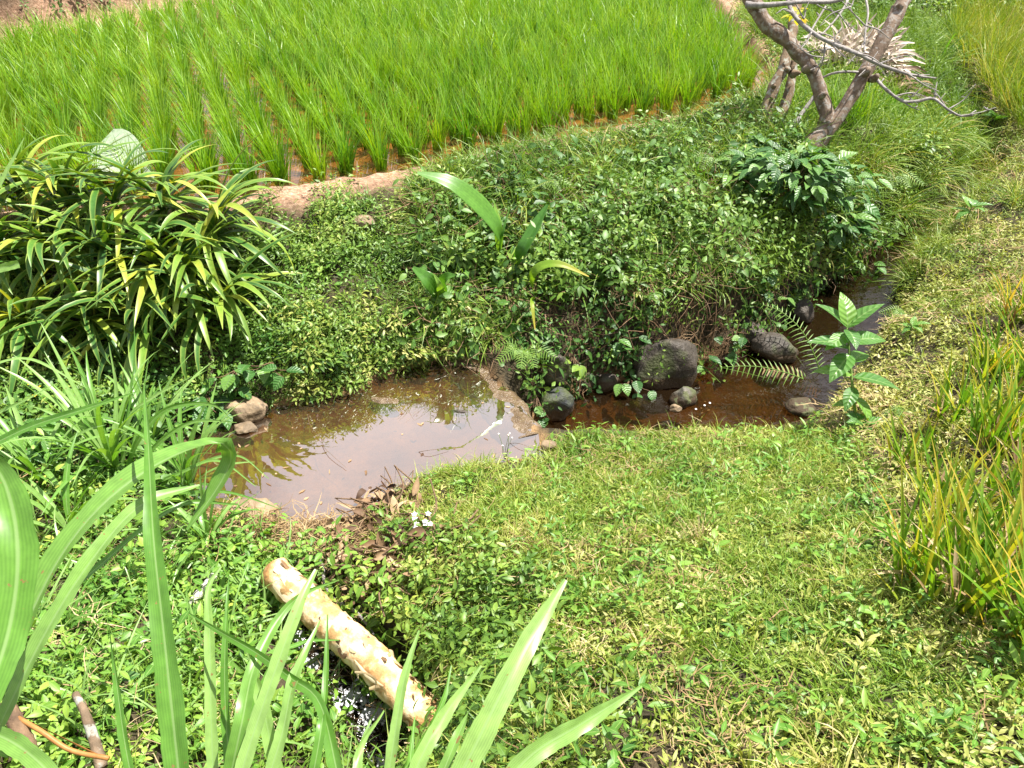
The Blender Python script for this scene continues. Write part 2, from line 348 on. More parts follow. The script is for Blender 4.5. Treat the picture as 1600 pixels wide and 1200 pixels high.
# ------------------------------------------------------------------ terrain
Pz = lambda l, z: np.array([P(a, b, z)[:2] for a, b in l])
ZF = .7
pond_poly = Pz([(655, 572), (700, 560), (745, 570), (775, 600), (800, 630), (845, 685), (850, 720), (760, 722), (700, 740), (650, 748), (590, 790), (520, 818), (470, 826), (400, 818), (335, 805), (290, 770), (285, 720), (305, 680), (345, 650), (420, 636), (500, 622), (560, 612), (590, 590)], 0)
field_poly = np.vstack([Pz([(-900, 420), (-300, 345), (0, 335), (300, 316), (400, 306), (540, 286), (650, 266), (750, 243), (900, 216), (1000, 197), (1100, 176), (1165, 156), (1198, 132), (1192, 100), (1160, 62), (1132, 28), (1115, 5)], ZF), [[3.0, 15.2], [1.1, 17], [-1.7, 16.3], [-4.4, 11.5], [-5.6, 9.8], [-8.4, 8.1], [-12, 7.4]]])
sc_px = [(872, 678, -.3, .19), (930, 668, -.3, .34), (1000, 655, -.3, .45), (1130, 642, -.3, .50), (1215, 605, -.3, .40), (1275, 545, -.29, .30), (1325, 480, -.25, .30), (1362, 435, -.22, .22), (1405, 390, -.18, .13), (1455, 345, -.13, .11), (1500, 310, -.08, .13), (1522, 285, -.03, .13), (1528, 240, .03, .08), (1500, 190, .1, .06), (1470, 150, .2, .1)]
sc = np.array([[*P(a, b, z)[:2], z, w_] for a, b, z, w_ in sc_px])
gl_px = [(478, 955, -.02, .05), (482, 1000, -.12, .06), (525, 1065, -.20, .085), (590, 1120, -.27, .09), (660, 1300, -.4, .12)]
gl = np.array([[*P(a, b, z)[:2], z, w_] for a, b, z, w_ in gl_px])
ctrl = [(x, y, .85) for x, y in [(0, 345)]]
cpx = [(-300, 380, .85), (0, 350, .86), (150, 350, .9), (300, 345, .88), (450, 335, .86), (600, 312, .88), (750, 268, .9), (900, 238, .92), (1050, 206, .93), (1150, 186, .92),
 (-200, 480, .6), (60, 450, .62), (250, 450, .55), (420, 420, .6), (560, 375, .72), (600, 450, .5), (700, 380, .66), (800, 330, .75), (950, 300, .8), (1100, 260, .85), (1200, 245, .86),
 (-200, 600, .2), (100, 585, .18), (250, 590, .14), (400, 590, .12), (450, 530, .3), (560, 530, .25), (640, 520, .2), (700, 480, .35), (770, 520, .15), (800, 430, .45), (950, 420, .45), (880, 520, .1), (1000, 500, .08), (1100, 430, .32), (1150, 370, .5), (1250, 340, .5), (1200, 460, .02), (1320, 350, .3), (1250, 245, .84),
 (1350, 200, .8), (1400, 100, .82), (1410, 300, .15), (1380, 370, -.05), (1450, 210, .45), (1460, 160, .5), (1300, 100, .9), (1250, 50, .95), (1400, 20, .95),
 (1420, 460, .0), (1500, 380, .15), (1580, 300, .3), (1590, 220, .3), (1600, 100, .5), (1550, 50, .65), (1500, 20, .8), (1800, 100, .7), (1800, 300, .6), (1380, 560, .05), (1500, 500, .3), (1650, 430, .5), (1345, 660, .1), (1450, 660, .32), (1600, 650, .6), (1800, 650, .8),
 (870, 700, .06), (1000, 690, .06), (1150, 690, .06), (1270, 680, .05), (900, 800, .32), (1100, 800, .38), (1300, 800, .4), (1500, 800, .6), (830, 900, .42), (1000, 1000, .72), (1200, 1000, .74), (1400, 1000, .8), (1600, 1000, .95), (900, 1150, .92), (1200, 1180, 1.0), (1500, 1180, 1.05),
 (760, 960, .3), (700, 770, .08), (640, 790, .08), (600, 840, .13), (500, 850, .07), (420, 850, .08), (300, 840, .1), (150, 810, .15), (0, 790, .2), (-200, 800, .25), (690, 880, .3), (300, 950, .16), (150, 950, .24), (0, 950, .3), (100, 1100, .5), (-50, 1180, .6), (300, 1120, .3), (430, 940, .08), (600, 960, .16), (700, 1060, .3), (800, 1100, .7), (400, 1150, .12), (500, 1250, 0)]
cpx = [(a, b, z * .78 if b < 500 and z > .2 else z) for a, b, z in cpx]
K = np.array([[*P(a, b, z)[:2], z] for a, b, z in cpx] + [[0, .2, 1.05], [1, 0, 1.1], [0, -1.5, 1.15], [2.5, 0, 1.15], [-.35, .6, .7], [-1.4, .4, .75], [-3, 0, .9], [-5, 2, .8], [5, 2, 1.1], [6, 5, .9],
     [-3, 6, .7], [-1, 8, .7], [1, 10, .7], [-6, 4, .7], [-7, 10, 1.4], [-5, 13, 1.4], [0, 17.5, 1.1], [4.5, 15.5, .95], [9, 11, .95], [10, 20, 1.5], [-10, 15, 2], [-10, 5, 1.2], [10, -3, 1.2], [-8, -3, 1]])
n_ = len(K); dm = np.hypot(K[:, None, 0] - K[None, :, 0], K[:, None, 1] - K[None, :, 1])
Am = np.zeros((n_ + 3, n_ + 3)); Am[:n_, :n_] = -dm - np.eye(n_) * .01; Am[:n_, n_:] = np.c_[np.ones(n_), K[:, :2]]; Am[n_:, :n_] = Am[:n_, n_:].T
sol = np.linalg.solve(Am, np.r_[K[:, 2], 0, 0, 0])
def base_h(x, y):
    xs = np.ravel(x); ys = np.ravel(y); out_ = np.zeros(len(xs))
    for s in range(0, len(xs), 20000):
        a, b = xs[s:s + 20000], ys[s:s + 20000]
        out_[s:s + 20000] = -np.hypot(a[:, None] - K[None, :, 0], b[:, None] - K[None, :, 1]) @ sol[:n_] + sol[n_] + a * sol[n_ + 1] + b * sol[n_ + 2]
    return out_.reshape(np.shape(x))
def carve(z, x, y, line, wid, reach):
    d, par = segdist(x, y, line, False); i = np.clip(par.astype(int), 0, len(line) - 2); f = par - i
    zw = line[i, 2] * (1 - f) + line[i + 1, 2] * f; hw = line[i, 3] * (1 - f) + line[i + 1, 3] * f
    hw = hw * (1 + .5 * fbm(x * 3, y * 3, 3))
    e = d - hw
    bed = zw - .03 - .15 * sstep(0, .25, -e)
    k = sstep(0, wid, e)
    return np.where(e < 0, bed, (zw + .02) * (1 - k) + np.where(e < reach, np.maximum(z, zw + .02), z) * k), e
def terrain(x, y, full=False):
    x = np.asarray(x, float); y = np.asarray(y, float)
    z = base_h(x, y)
    far = sstep(14, 22, np.hypot(x, y - 4)); z = z * (1 - far) + 1.2 * far
    z = z + .05 * fbm(x * 2.2, y * 2.2, 4) + .08 * (fbm(x * 5.5, y * 5.5 + 3, 3)) * sstep(.6, 1.2, y) * (1 - sstep(3.0, 4, y)) + .30 * fbm(x * 3.0 + 4, y * 3.0, 3) * sstep(2.6, 3.4, y) * sstep(.15, .5, z)
    # flooded field and its earth bund
    di, _ = segdist(x, y, field_poly); inside = inpoly(x, y, field_poly)
    jag = .05 * fbm(x * 4, y * 4, 3)
    e = np.where(inside, -di, di) + jag
    crest = ZF + .055 + .07 * fbm(x * 4, y * 4, 3) + .03 * fbm(x * 15, y * 15, 3)
    prof = np.where(e < .0, ZF - .05, np.where(e < .07, ZF - .05 + (crest - ZF + .05) * sstep(0, .07, e), crest))
    k = sstep(.16, .42, e); zf = prof * (1 - k) + z * k
    z = np.where(e < .42, zf, z)
    # pond
    dp, _ = segdist(x, y, pond_poly); ip = inpoly(x, y, pond_poly)
    ep = np.where(ip, -dp, dp) + .06 * fbm(x * 6 + 9, y * 6, 3)
    k = sstep(0, .14, ep)
    z = np.where(ep < 0, -.02 - .09 * sstep(0, .35, -ep) + .015 * fbm(x * 9, y * 9, 3), .012 * (1 - k) + np.maximum(z, .012) * k)
    z, es = carve(z, x, y, sc, .16, .5)
    z, eg = carve(z, x, y, gl, .11, .12)
    if not full: return z
    bnd = sstep(.02, .08, e) * (1 - sstep(.22, .42, e + .25 * fbm(x * 3, y * 3, 3)))
    silt = np.maximum.reduce([(e < .05) * 1.0, 1 - sstep(0, .05, ep), 1 - sstep(0, .05, es)])
    return z, bnd, silt, e, ep, es, eg
def axis(lo, hi, step, far):
    a = list(np.arange(lo, hi, step)); s = step; v = a[-1]
    while v < far: s *= 1.25; v += s; a.append(v)
    s = step; v = a[0]; pre = []
    while v > -far: s *= 1.25; v -= s; pre.append(v)
    return np.array(pre[::-1] + a)
gx = axis(-6, 7.5, .04, 150); gy = axis(.3, 11, .035, 150)
GX, GY = np.meshgrid(gx, gy)
GZ, BND, SILT, EF, EP, ES, EG = terrain(GX, GY, True)
GZ = GZ + .012 * fbm(GX * 14, GY * 14, 3) * (1 - SILT)
nx, ny = len(gx), len(gy)
i = (np.arange(ny - 1)[:, None] * nx + np.arange(nx - 1)[None]).ravel()
me = make_mesh('ground', np.stack([GX, GY, GZ], -1).reshape(-1, 3), np.stack([i, i + 1, i + nx + 1, i + nx], 1), np.stack([BND, SILT, (1 - sstep(0, .2, ES)) * sstep(1.5, 2.1, GX)], -1).reshape(-1, 3), M['soil'])  # third channel masks upstream bed and margins, darkened to imitate the bank's reflection
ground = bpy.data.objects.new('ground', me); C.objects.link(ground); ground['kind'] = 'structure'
def hgt(x, y):                          # bilinear lookup in the built grid
    x = np.asarray(x, float); y = np.asarray(y, float)
    a = np.clip(np.searchsorted(gx, x) - 1, 0, nx - 2); b = np.clip(np.searchsorted(gy, y) - 1, 0, ny - 2)
    fx = np.clip((x - gx[a]) / (gx[a + 1] - gx[a]), 0, 1); fy = np.clip((y - gy[b]) / (gy[b + 1] - gy[b]), 0, 1)
    return (GZ[b, a] * (1 - fx) + GZ[b, a + 1] * fx) * (1 - fy) + (GZ[b + 1, a] * (1 - fx) + GZ[b + 1, a + 1] * fx) * fy
def grad(x, y, e=.06):
    return (hgt(x + e, y) - hgt(x - e, y)) / (2 * e), (hgt(x, y + e) - hgt(x, y - e)) / (2 * e)
def look(arr, x, y):
    a = np.clip(np.searchsorted(gx, x), 0, nx - 1); b = np.clip(np.searchsorted(gy, y), 0, ny - 1); return arr[b, a]
def G(px, py):                          # where the view ray meets the ground
    d = ray(px, py); t = np.linspace(.5, 14, 2700); X, Y, Z = d[0] * t, d[1] * t, H + d[2] * t
    hit = np.nonzero(Z < hgt(X, Y))[0]
    k = hit[0] if len(hit) else -1
    return np.array([X[k], Y[k], float(hgt(X[k], Y[k]))])

# ------------------------------------------------------------------ water
def poly_sheet(name, poly, z, mat, grow=1.0):
    c = poly.mean(0); bm_me = bpy.data.meshes.new(name)
    import bmesh
    bm = bmesh.new(); vs = [bm.verts.new((*(c + (p - c) * grow), z)) for p in poly]
    bm.faces.new(vs); bmesh.ops.triangulate(bm, faces=bm.faces[:]); bmesh.ops.recalc_face_normals(bm, faces=bm.faces[:])
    bm.to_mesh(bm_me); bm.free(); bm_me.materials.append(mat)
    o = bpy.data.objects.new(name, bm_me); C.objects.link(o); o['kind'] = 'structure'
    if bm_me.polygons[0].normal.z < 0: bm_me.flip_normals()
    return o
def grow_poly(poly, g):
    poly = np.asarray(poly); a = .5 * np.sum(poly[:, 0] * np.roll(poly[:, 1], -1) - np.roll(poly[:, 0], -1) * poly[:, 1])
    t = norm(np.roll(poly, -1, 0) - np.roll(poly, 1, 0)); nrm = np.stack([t[:, 1], -t[:, 0]], 1) * np.sign(a)
    return poly + nrm * g
poly_sheet('pond_water', grow_poly(pond_poly, .035), 0, M['pond'])
poly_sheet('paddy_water', grow_poly(field_poly, .03), ZF, M['paddy'])
def river(name, line, mat, over=.1):
    s = spline(line, 80); T = norm(np.gradient(s[:, :2], axis=0)); N = np.stack([-T[:, 1], T[:, 0]], 1)
    L = s[:, :2] + N * (s[:, 3:4] + over); Rr = s[:, :2] - N * (s[:, 3:4] + over)
    V = []; 
    for k in range(7):
        q = L * (1 - k / 6) + Rr * k / 6; V.append(np.c_[q, s[:, 2]])
    V = np.stack(V, 1).reshape(-1, 3); i = (np.arange(79)[:, None] * 7 + np.arange(6)[None]).ravel()
    o = bpy.data.objects.new(name, make_mesh(name, V, np.stack([i, i + 7, i + 8, i + 1], 1)[:, ::-1], None, mat)); C.objects.link(o); o['kind'] = 'structure'
river('stream_water', sc, M['stream']); river('gully_water', gl, M['rapid'], .03)

# ------------------------------------------------------------------ small plant prototypes
def shape_w(t, kind):
    if kind == 'ovate': return np.sin(np.pi * np.clip(t, 0, 1) ** .72) ** .9
    if kind == 'lance': return np.sin(np.pi * np.clip(t, 0, 1) ** .85) ** 1.1
    if kind == 'heart': return np.clip(np.sin(np.pi * np.clip(t * .93 + .07, 0, 1) ** .55), 0, 1) ** .8
    return np.clip(1 - t ** 2.2, .04, 1) * np.clip(t * 8 + .45, 0, 1)
def leafV(L, W, n=4, fold=.22, droop=.3, kind='ovate', r=.5, cols=3):
    t = np.linspace(0, 1, n + 1); w_ = np.maximum(shape_w(t, kind), .04) * W / 2
    th = -droop * t; dy = np.cos(th); dz = np.sin(th)
    y = np.r_[0, np.cumsum((dy[1:] + dy[:-1]) / 2)] * L / n; z = np.r_[0, np.cumsum((dz[1:] + dz[:-1]) / 2)] * L / n
    c = np.linspace(-1, 1, cols)
    V = np.stack([w_[:, None] * c, np.broadcast_to(y[:, None], (n + 1, cols)), z[:, None] + w_[:, None] * np.abs(c) * fold], -1)
    A = np.stack([np.broadcast_to(c, (n + 1, cols)), np.broadcast_to(t[:, None], (n + 1, cols)), np.full((n + 1, cols), r)], -1)
    i = (np.arange(n)[:, None] * cols + np.arange(cols - 1)[None]).ravel()
    return V.reshape(-1, 3), np.stack([i, i + 1, i + cols + 1, i + cols], 1), A.reshape(-1, 3)
def rotm(yaw, pitch, roll=0):           # local y (leaf axis) raised by pitch, then yawed
    cy, sy = math.cos(yaw), math.sin(yaw); cq, sq = math.cos(pitch), math.sin(pitch); cr_, sr = math.cos(roll), math.sin(roll)
    Rz = np.array([[cy, -sy, 0], [sy, cy, 0], [0, 0, 1]]); Rx = np.array([[1, 0, 0], [0, cq, -sq], [0, sq, cq]]); Ry = np.array([[cr_, 0, sr], [0, 1, 0], [-sr, 0, cr_]])
    return Rz @ Rx @ Ry
def U(a, b): return a + (b - a) * rng.random()
def add_leaf(mb, pos, yaw, pitch, L, W, r=None, n=4, fold=.22, droop=.3, kind='ovate', roll=0, cols=3):
    V, Q, A = leafV(L, W, n, fold, droop, kind, rng.random() if r is None else r, cols)
    mb.add(V @ rotm(yaw, pitch, roll).T + np.asarray(pos), Q, A)
def sprig(k, L, W, h, kind='ovate', spread=.01, n=3, pitch=(.0, .9)):
    mb = MB(); a0 = U(0, 6.28); lean = np.array([U(-1, 1), U(-1, 1), 0]) * .4 * h
    for q in range(k):
        f = (q + .6) / k; p = lean * f + [0, 0, h * f]
        a = a0 + q * 2.4 + U(-.4, .4); s = U(.65, 1.15) * (1 - .35 * f)
        d = np.array([-math.sin(a), math.cos(a), 0]) * spread * U(.3, 1.3)
        add_leaf(mb, p + d, a, U(*pitch) * (.5 + .6 * f), L * s, W * s, U(-.15, .15), n, U(.1, .4), U(.1, .8), kind, U(-.5, .5))
    ribbon(mb, [[0, 0, -.02], lean * .5 + [0, 0, h * .5], lean + [0, 0, h]], [.003, .002], [0, 1, .1], 3, 2, 0, -.1)
    return mb.arrays()
def tuft(k, L, W, spread=.5, droop=.8, n=4, base=.01):
    mb = MB()
    for q in range(k):
        a = U(0, 6.28); l = L * U(.55, 1.1); p0 = np.array([U(-1, 1), U(-1, 1), 0]) * base
        el = math.pi / 2 - spread * rng.random() ** .7; dr = droop * U(.3, 1.3)
        t = np.linspace(0, 1, n + 1); ang = el - dr * t ** 1.5
        x = np.r_[0, np.cumsum(np.cos(ang[1:]))] * l / n; z = np.r_[0, np.cumsum(np.sin(ang[1:]))] * l / n
        d = np.array([math.cos(a), math.sin(a), 0]); s = np.array([-math.sin(a), math.cos(a), 0])
        tw = U(-1.2, 1.2); s = s * math.cos(tw) + np.array([0, 0, 1]) * math.sin(tw) * .8
        C_ = p0 + d * x[:, None] + np.array([0, 0, 1]) * z[:, None]
        w_ = W * U(.7, 1.2) * shape_w(t, 'blade') / 2
        V = np.stack([C_ - s * w_[:, None], C_ + s * w_[:, None]], 1).reshape(-1, 3)
        r = U(-.2, .2)
        A = np.stack([np.tile([-.6, .6], n + 1), np.repeat(t, 2), np.full(2 * n + 2, r)], 1)
        i = np.arange(n) * 2
        mb.add(V, np.stack([i, i + 1, i + 3, i + 2], 1), A)
    return mb.arrays()
def straw(k, L, W, n=4):
    mb = MB()
    for q in range(k):
        a = U(0, 6.28); p = np.array([U(-.05, .05), U(-.05, .05), U(0, .02)]); l = L * U(.4, 1.2)
        pts = [p + np.array([math.cos(a + c_ * .5), math.sin(a + c_ * .5), 0]) * l * f + [0, 0, U(-.005, .02)] for f, c_ in ((0, 0), (.35, U(-1, 1)), (.7, U(-1, 1)), (1, U(-1, 1)))]
        ribbon(mb, pts, [W, W * .8, W * .3], [U(-.4, .4), U(-.4, .4), 1], n, 2, 0, U(-.2, .2), U(-1, 1))
    return mb.arrays()
def place(name, mat, protos, Pp, yaw, sc_, up, rnd, label=None, cat=None, kind='stuff', parent=None):
    """bake instances of prototypes at points into one mesh"""
    up = norm(up); n = len(Pp)
    x = norm(np.cross(np.stack([-np.sin(yaw), np.cos(yaw), np.zeros(n)], 1), up)); y = np.cross(up, x)
    Mx = np.stack([x, y, up], -1) * sc_[:, None, None]
    which = rng.integers(0, len(protos), n); Vs, Qs, As, off = [], [], [], 0
    for k, (V, Q, A) in enumerate(protos):
        idx = np.nonzero(which == k)[0]
        if not len(idx): continue
        W_ = np.einsum('nij,vj->nvi', Mx[idx], V) + Pp[idx][:, None]
        a = np.broadcast_to(A, (len(idx),) + A.shape).copy(); a[..., 2] = np.clip(a[..., 2] + rnd[idx][:, None], 0, 1)
        q = Q[None] + (np.arange(len(idx)) * len(V))[:, None, None] + off
        off += W_.shape[0] * W_.shape[1]; Vs.append(W_.reshape(-1, 3).astype(np.float32)); As.append(a.reshape(-1, 3).astype(np.float32)); Qs.append(q.reshape(-1, 4))
    o = bpy.data.objects.new(name, make_mesh(name, np.concatenate(Vs), np.concatenate(Qs), np.concatenate(As), mat)); C.objects.link(o)
    return tag(o, label, cat, kind=kind)
import zlib
def points(zone, dens, minw=.02, xr=(-5.5, 6.5), yr=(.3, 9.5), clump=0, cs=3, avoid_bare=0, off=.10, seed=0):
    """random ground points whose place in the photograph lies in the zone polygon (land only)"""
    n = int((xr[1] - xr[0]) * (yr[1] - yr[0]) * dens * 1.6)
    x = rng.uniform(*xr, n); y = rng.uniform(*yr, n); z = hgt(x, y); px, py = pix(x, y, z)
    k = inpoly(px, py, zone); x, y, z = x[k], y[k], z[k]
    gx_, gy_ = grad(x, y); nz = 1 / np.sqrt(1 + gx_ ** 2 + gy_ ** 2)
    keep = rng.random(len(x)) < np.clip(1 / nz / 1.6, 0, 1)
    pxo, _ = pix(x, y, z); keepo = (look(EF, x, y) > off * sstep(560, 700, pxo))
    ef, ep, es, eg = look(EF, x, y), look(EP, x, y), look(ES, x, y), look(EG, x, y)
    keep &= (ef > .10) & keepo & (ep > minw) & (es > minw) & (eg > minw * .5)
    if avoid_bare:
        b = look(BND, x, y); pxx, pyy = pix(x, y, z)
        bare = (b > .35) & (pxx > 250) & (pxx < 660)
        keep &= ~(bare & (rng.random(len(x)) < avoid_bare)) & ~((b > .5) & (pxx >= 660) & (ef < .2) & (rng.random(len(x)) < .6))
    if clump: keep &= rng.random(len(x)) < np.clip(.5 + clump * 3 * fbm(x * cs + seed, y * cs + seed * .37, 3), .03, 1)
    x, y, z = x[keep], y[keep], z[keep]; gx_, gy_ = gx_[keep], gy_[keep]
    return np.stack([x, y, z], 1), np.stack([-gx_, -gy_, np.ones(len(x))], 1)
def scatter(name, label, cat, mat, protos, zone, dens, sc_=(.7, 1.2), lean=.45, jit=.25, rr=(.1, .9), nrm=0, clump=0, cs=3, bare=1, minw=.02, lift=0, off=.10, xr=(-5.5, 6.5), yr=(.3, 9.5)):
    Pp, N = points(zone, dens, minw, xr, yr, clump, cs, bare, off, zlib.crc32(name.encode()) % 97); n = len(Pp)
    up = norm(N) * lean + np.array([0, 0, 1 - lean]) + rng.normal(0, jit, (n, 3))
    base = np.clip(.5 + 1.8 * fbm(Pp[:, 0] * 1.9 + zlib.crc32(name.encode()) % 53, Pp[:, 1] * 1.7, 3), 0, 1)
    r = rr[0] + (rr[1] - rr[0]) * np.clip(base * .5 + rng.random(n) * .5, 0, 1)
    Pp = Pp + norm(N) * (lift * rng.random(n))[:, None]
    return place(name, mat, protos, Pp, rng.uniform(0, 6.28, n), rng.uniform(*sc_, n), up, r, label, cat)

# zones as outlines of ground areas (given where the photograph shows them)
Z_path = [(850, 700), (880, 685), (1000, 680), (1150, 680), (1280, 655), (1330, 690), (1390, 740), (1400, 850), (1440, 900), (1560, 900), (1750, 1000), (2400, 1500), (2200, 6000), (-1500, 6000), (620, 1190), (690, 1060), (640, 940), (560, 850), (600, 800), (650, 752), (760, 724)]
Z_leftfg = [(-600, 700), (60, 705), (230, 795), (330, 812), (420, 850), (560, 860), (640, 950), (700, 1070), (650, 1220), (-1500, 6000), (-3000, 1500)]
Z_bankL = [(-700, 330), (0, 330), (300, 310), (700, 250), (700, 560), (560, 625), (420, 650), (0, 660), (-700, 700)]
Z_bankM = [(640, 240), (1180, 160), (1250, 230), (1340, 330), (1400, 400), (1300, 430), (1180, 445), (980, 460), (850, 480), (800, 540), (740, 545), (640, 560)]
Z_low = [(1400, 400), (1300, 430), (1180, 445), (980, 460), (850, 480), (790, 540), (800, 570), (830, 650), (980, 610), (1180, 570), (1300, 530)]
Z_brow = [(790, 400), (900, 350), (1100, 330), (1300, 300), (1390, 370), (1300, 420), (1180, 430), (1000, 445), (830, 460)]
Z_bankT = [(640, 230), (1190, 145), (1230, 240), (1100, 300), (900, 300), (740, 340), (640, 330)]
Z_bankR = [(1180, 150), (1200, 90), (1130, 0), (1500, -20), (1500, 130), (1540, 230), (1500, 320), (1380, 420), (1250, 300)]
Z_rightb = [(1300, 540), (1360, 470), (1400, 420), (1520, 310), (1560, 200), (1480, 130), (1500, -40), (2600, -200), (2600, 1400), (1560, 1020), (1400, 900), (1385, 740), (1290, 680)]
Z_fartop = [(1150, -30), (1300, 60), (1480, 90), (1500, 140), (1480, 200), (1600, 240), (2600, 300), (2600, -300), (1100, -300)]

# turf on the near path
scatter('path_turf_herbs', 'low turf of small pointed herb leaves covering the near path', 'ground cover', M['turf'], [sprig(7, U(.024, .046), U(.007, .013), .035, 'lance', .006, 3) for _ in range(12)], Z_path, 2500, (.6, 1.35), jit=.45, rr=(.1, 1), clump=.35, cs=3.3, bare=0, minw=0, yr=(.3, 4.6), xr=(-1.6, 4))
scatter('path_turf_grass', 'short green grass blades growing through the path turf', 'grass', M['turf_grass'], [tuft(9, U(.06, .11), .0035, 1.1, 1.2) for _ in range(12)], Z_path, 3300, (.5, 1.5), jit=.3, rr=(.15, 1), clump=.6, cs=3, bare=0, minw=0, yr=(.3, 4.6), xr=(-1.6, 4))
scatter('path_broad_herbs', 'broader weed leaves standing above the path turf', 'weeds', M['herb'], [sprig(9, U(.04, .065), U(.013, .024), U(.06, .13), 'lance', .012, 4, (-.2, .8)) for _ in range(10)], Z_path, 260, (.6, 1.2), rr=(.1, .8), clump=.8, cs=2.5, bare=0, yr=(.3, 4.6), xr=(-1.6, 4))
scatter('path_dry_stalks', 'pale dry stalks and straw lying in the path turf', 'dry grass', M['dry'], [straw(6, .09, .0035) for _ in range(6)], Z_path, 280, (.4, 1.1), rr=(.1, .9), clump=1, cs=2.2, bare=0, lift=.04, yr=(.3, 4.6), xr=(-1.6, 4))
# left foreground herbs
scatter('near_left_herbs', 'pale green oval herb leaves covering the near left bank', 'ground cover', M['herb'], [sprig(9, U(.045, .075), U(.022, .034), U(.09, .15), 'ovate', .012, 4, (-.2, .7)) for _ in range(9)], Z_leftfg, 560, (.55, 1.15), jit=.3, rr=(.05, 1), clump=.5, cs=4, bare=0, yr=(.3, 3.6), xr=(-4.2, 1))
scatter('near_left_grass', 'thin grass blades among the near left herbs', 'grass', M['turf_grass'], [tuft(6, .16, .005, .9, 1.1, 5) for _ in range(6)], Z_leftfg, 420, (.5, 1.3), rr=(.1, .8), clump=.5, bare=0, yr=(.3, 3.6), xr=(-4.2, 1))
scatter('near_left_straw', 'brown dead stalks tangled under the near left herbs', 'dry stalks', M['dry'], [straw(6, .13, .004) for _ in range(5)], Z_leftfg, 120, (.5, 1.3), clump=.5, bare=0, lift=.08, yr=(.3, 3.6), xr=(-4.2, 1))
scatter('gully_slope_herbs', 'green herbs hanging on the steep slope beside the fallen log', 'ground cover', M['bank'], [sprig(9, .05, .02, .10, 'ovate', .014, 4, (-.2, .8)) for _ in range(8)], [(600, 840), (720, 830), (860, 900), (900, 1060), (840, 1230), (640, 1230), (700, 1060), (620, 940)], 700, (.6, 1.3), lean=.6, jit=.3, rr=(.1, 1), bare=0, yr=(.8, 3.2), xr=(-1, .8), minw=0)
scatter('near_left_tall_herbs', 'taller leafy weed stems standing above the near left herbs', 'weeds', M['herb'], [sprig(12, .06, .026, .24, 'ovate', .03, 4, (-.4, .7)) for _ in range(8)], Z_leftfg, 70, (.6, 1.2), rr=(.0, 1), clump=.8, bare=0, yr=(1.0, 3.6), xr=(-4.2, 1))
scatter('ditch_ground_leaves', 'dark creeper leaves filling the ditch at the left of the pond', 'creeper', M['creeper'], [sprig(8, .06, .035, .10, 'ovate', .03, 4, (-.3, .6)) for _ in range(8)], [(-300, 560), (300, 590), (380, 640), (330, 700), (330, 800), (200, 770), (-300, 760)], 420, (.6, 1.3), rr=(.1, 1), bare=0, yr=(2, 5), xr=(-5, 0), minw=.0)
scatter('near_left_long_grass', 'long arching grass blades among the near left herbs', 'grass', M['blade'], [tuft(6, U(.25, .42), .010, .9, 1.3, 7, .03) for _ in range(8)], Z_leftfg, 75, (.6, 1.2), rr=(.6, 1.3), clump=.8, cs=2, bare=0, yr=(1.2, 3.6), xr=(-4.2, .2))
# far bank
scatter('left_bank_herbs', 'small bright leaved herbs and creepers covering the left part of the far bank', 'ground cover', M['bank'], [sprig(9, U(.026, .05), U(.010, .022), U(.07, .13), ('ovate', 'lance')[_ % 2], .012, 3, (-.2, .8)) for _ in range(12)], Z_bankL, 1500, (.5, 1.35), lean=.6, jit=.35, rr=(.1, 1), clump=1, cs=3.5, bare=.86, yr=(2.6, 6.6))
scatter('left_bank_grass', 'soft thin grass on the left part of the far bank', 'grass', M['turf_grass'], [tuft(8, .15, .004, 1.1, 1.5, 5) for _ in range(6)], Z_bankL, 550, (.5, 1.3), lean=.6, rr=(.0, .7), clump=.6, cs=2.5, bare=.9, yr=(2.6, 6.6))
scatter('middle_bank_herbs', 'dense small leaved herbs on the middle of the far bank', 'ground cover', M['bank'], [sprig(9, U(.028, .06), U(.012, .026), U(.08, .16), ('ovate', 'lance')[_ % 2], .014, 3, (-.3, .8)) for _ in range(12)], Z_bankM, 1050, (.5, 1.4), off=.40, lean=.55, jit=.4, rr=(0, 1), clump=1.4, cs=2.2, yr=(2.6, 8.6))
scatter('middle_bank_creeper', 'dark oval creeper leaves hanging over the far bank', 'creeper', M['creeper'], [sprig(6, .065, .034, .12, 'ovate', .03, 4, (-.6, .6)) for _ in range(8)], Z_bankM, 330, (.5, 1.9), off=.40, lean=.75, jit=.4, rr=(0, 1), clump=1.2, cs=2.6, minw=.0, yr=(2.6, 8.6))
scatter('middle_bank_roots', 'dry brown roots and stems hanging in the far bank', 'dry roots', M['dead'], [straw(7, .28, .004, 6) for _ in range(6)], Z_bankM, 120, (.5, 1.2), off=.40, lean=1, jit=.3, clump=.7, cs=2.5, lift=.12, yr=(2.6, 8.6))
scatter('bund_top_grass', 'tufty bright grass along the top of the earth bund', 'grass', M['turf_grass'], [tuft(12, U(.13, .26), .006, 1.0, 1.2, 5) for _ in range(8)], Z_bankT, 800, (.5, 1.3), off=.24, lean=.5, rr=(0, .7), yr=(3.8, 8.6), bare=1)
scatter('stream_left_grass', 'long fresh grass between the forked tree and the stream', 'grass', M['far_grass'], [tuft(12, .42, .008, .7, 1.2, 6, .03) for _ in range(6)], Z_bankR, 120, (.5, 1.2), lean=.45, rr=(0, .6), yr=(4.5, 11), xr=(1.2, 7.4), minw=.05)
scatter('stream_left_herbs', 'mixed herbs between the forked tree and the stream', 'ground cover', M['bank'], [sprig(9, .05, .024, .13, 'ovate', .02, 3) for _ in range(6)], Z_bankR, 420, (.6, 1.3), lean=.5, rr=(.3, 1), clump=.5, yr=(4.5, 11), xr=(1.2, 7.4))
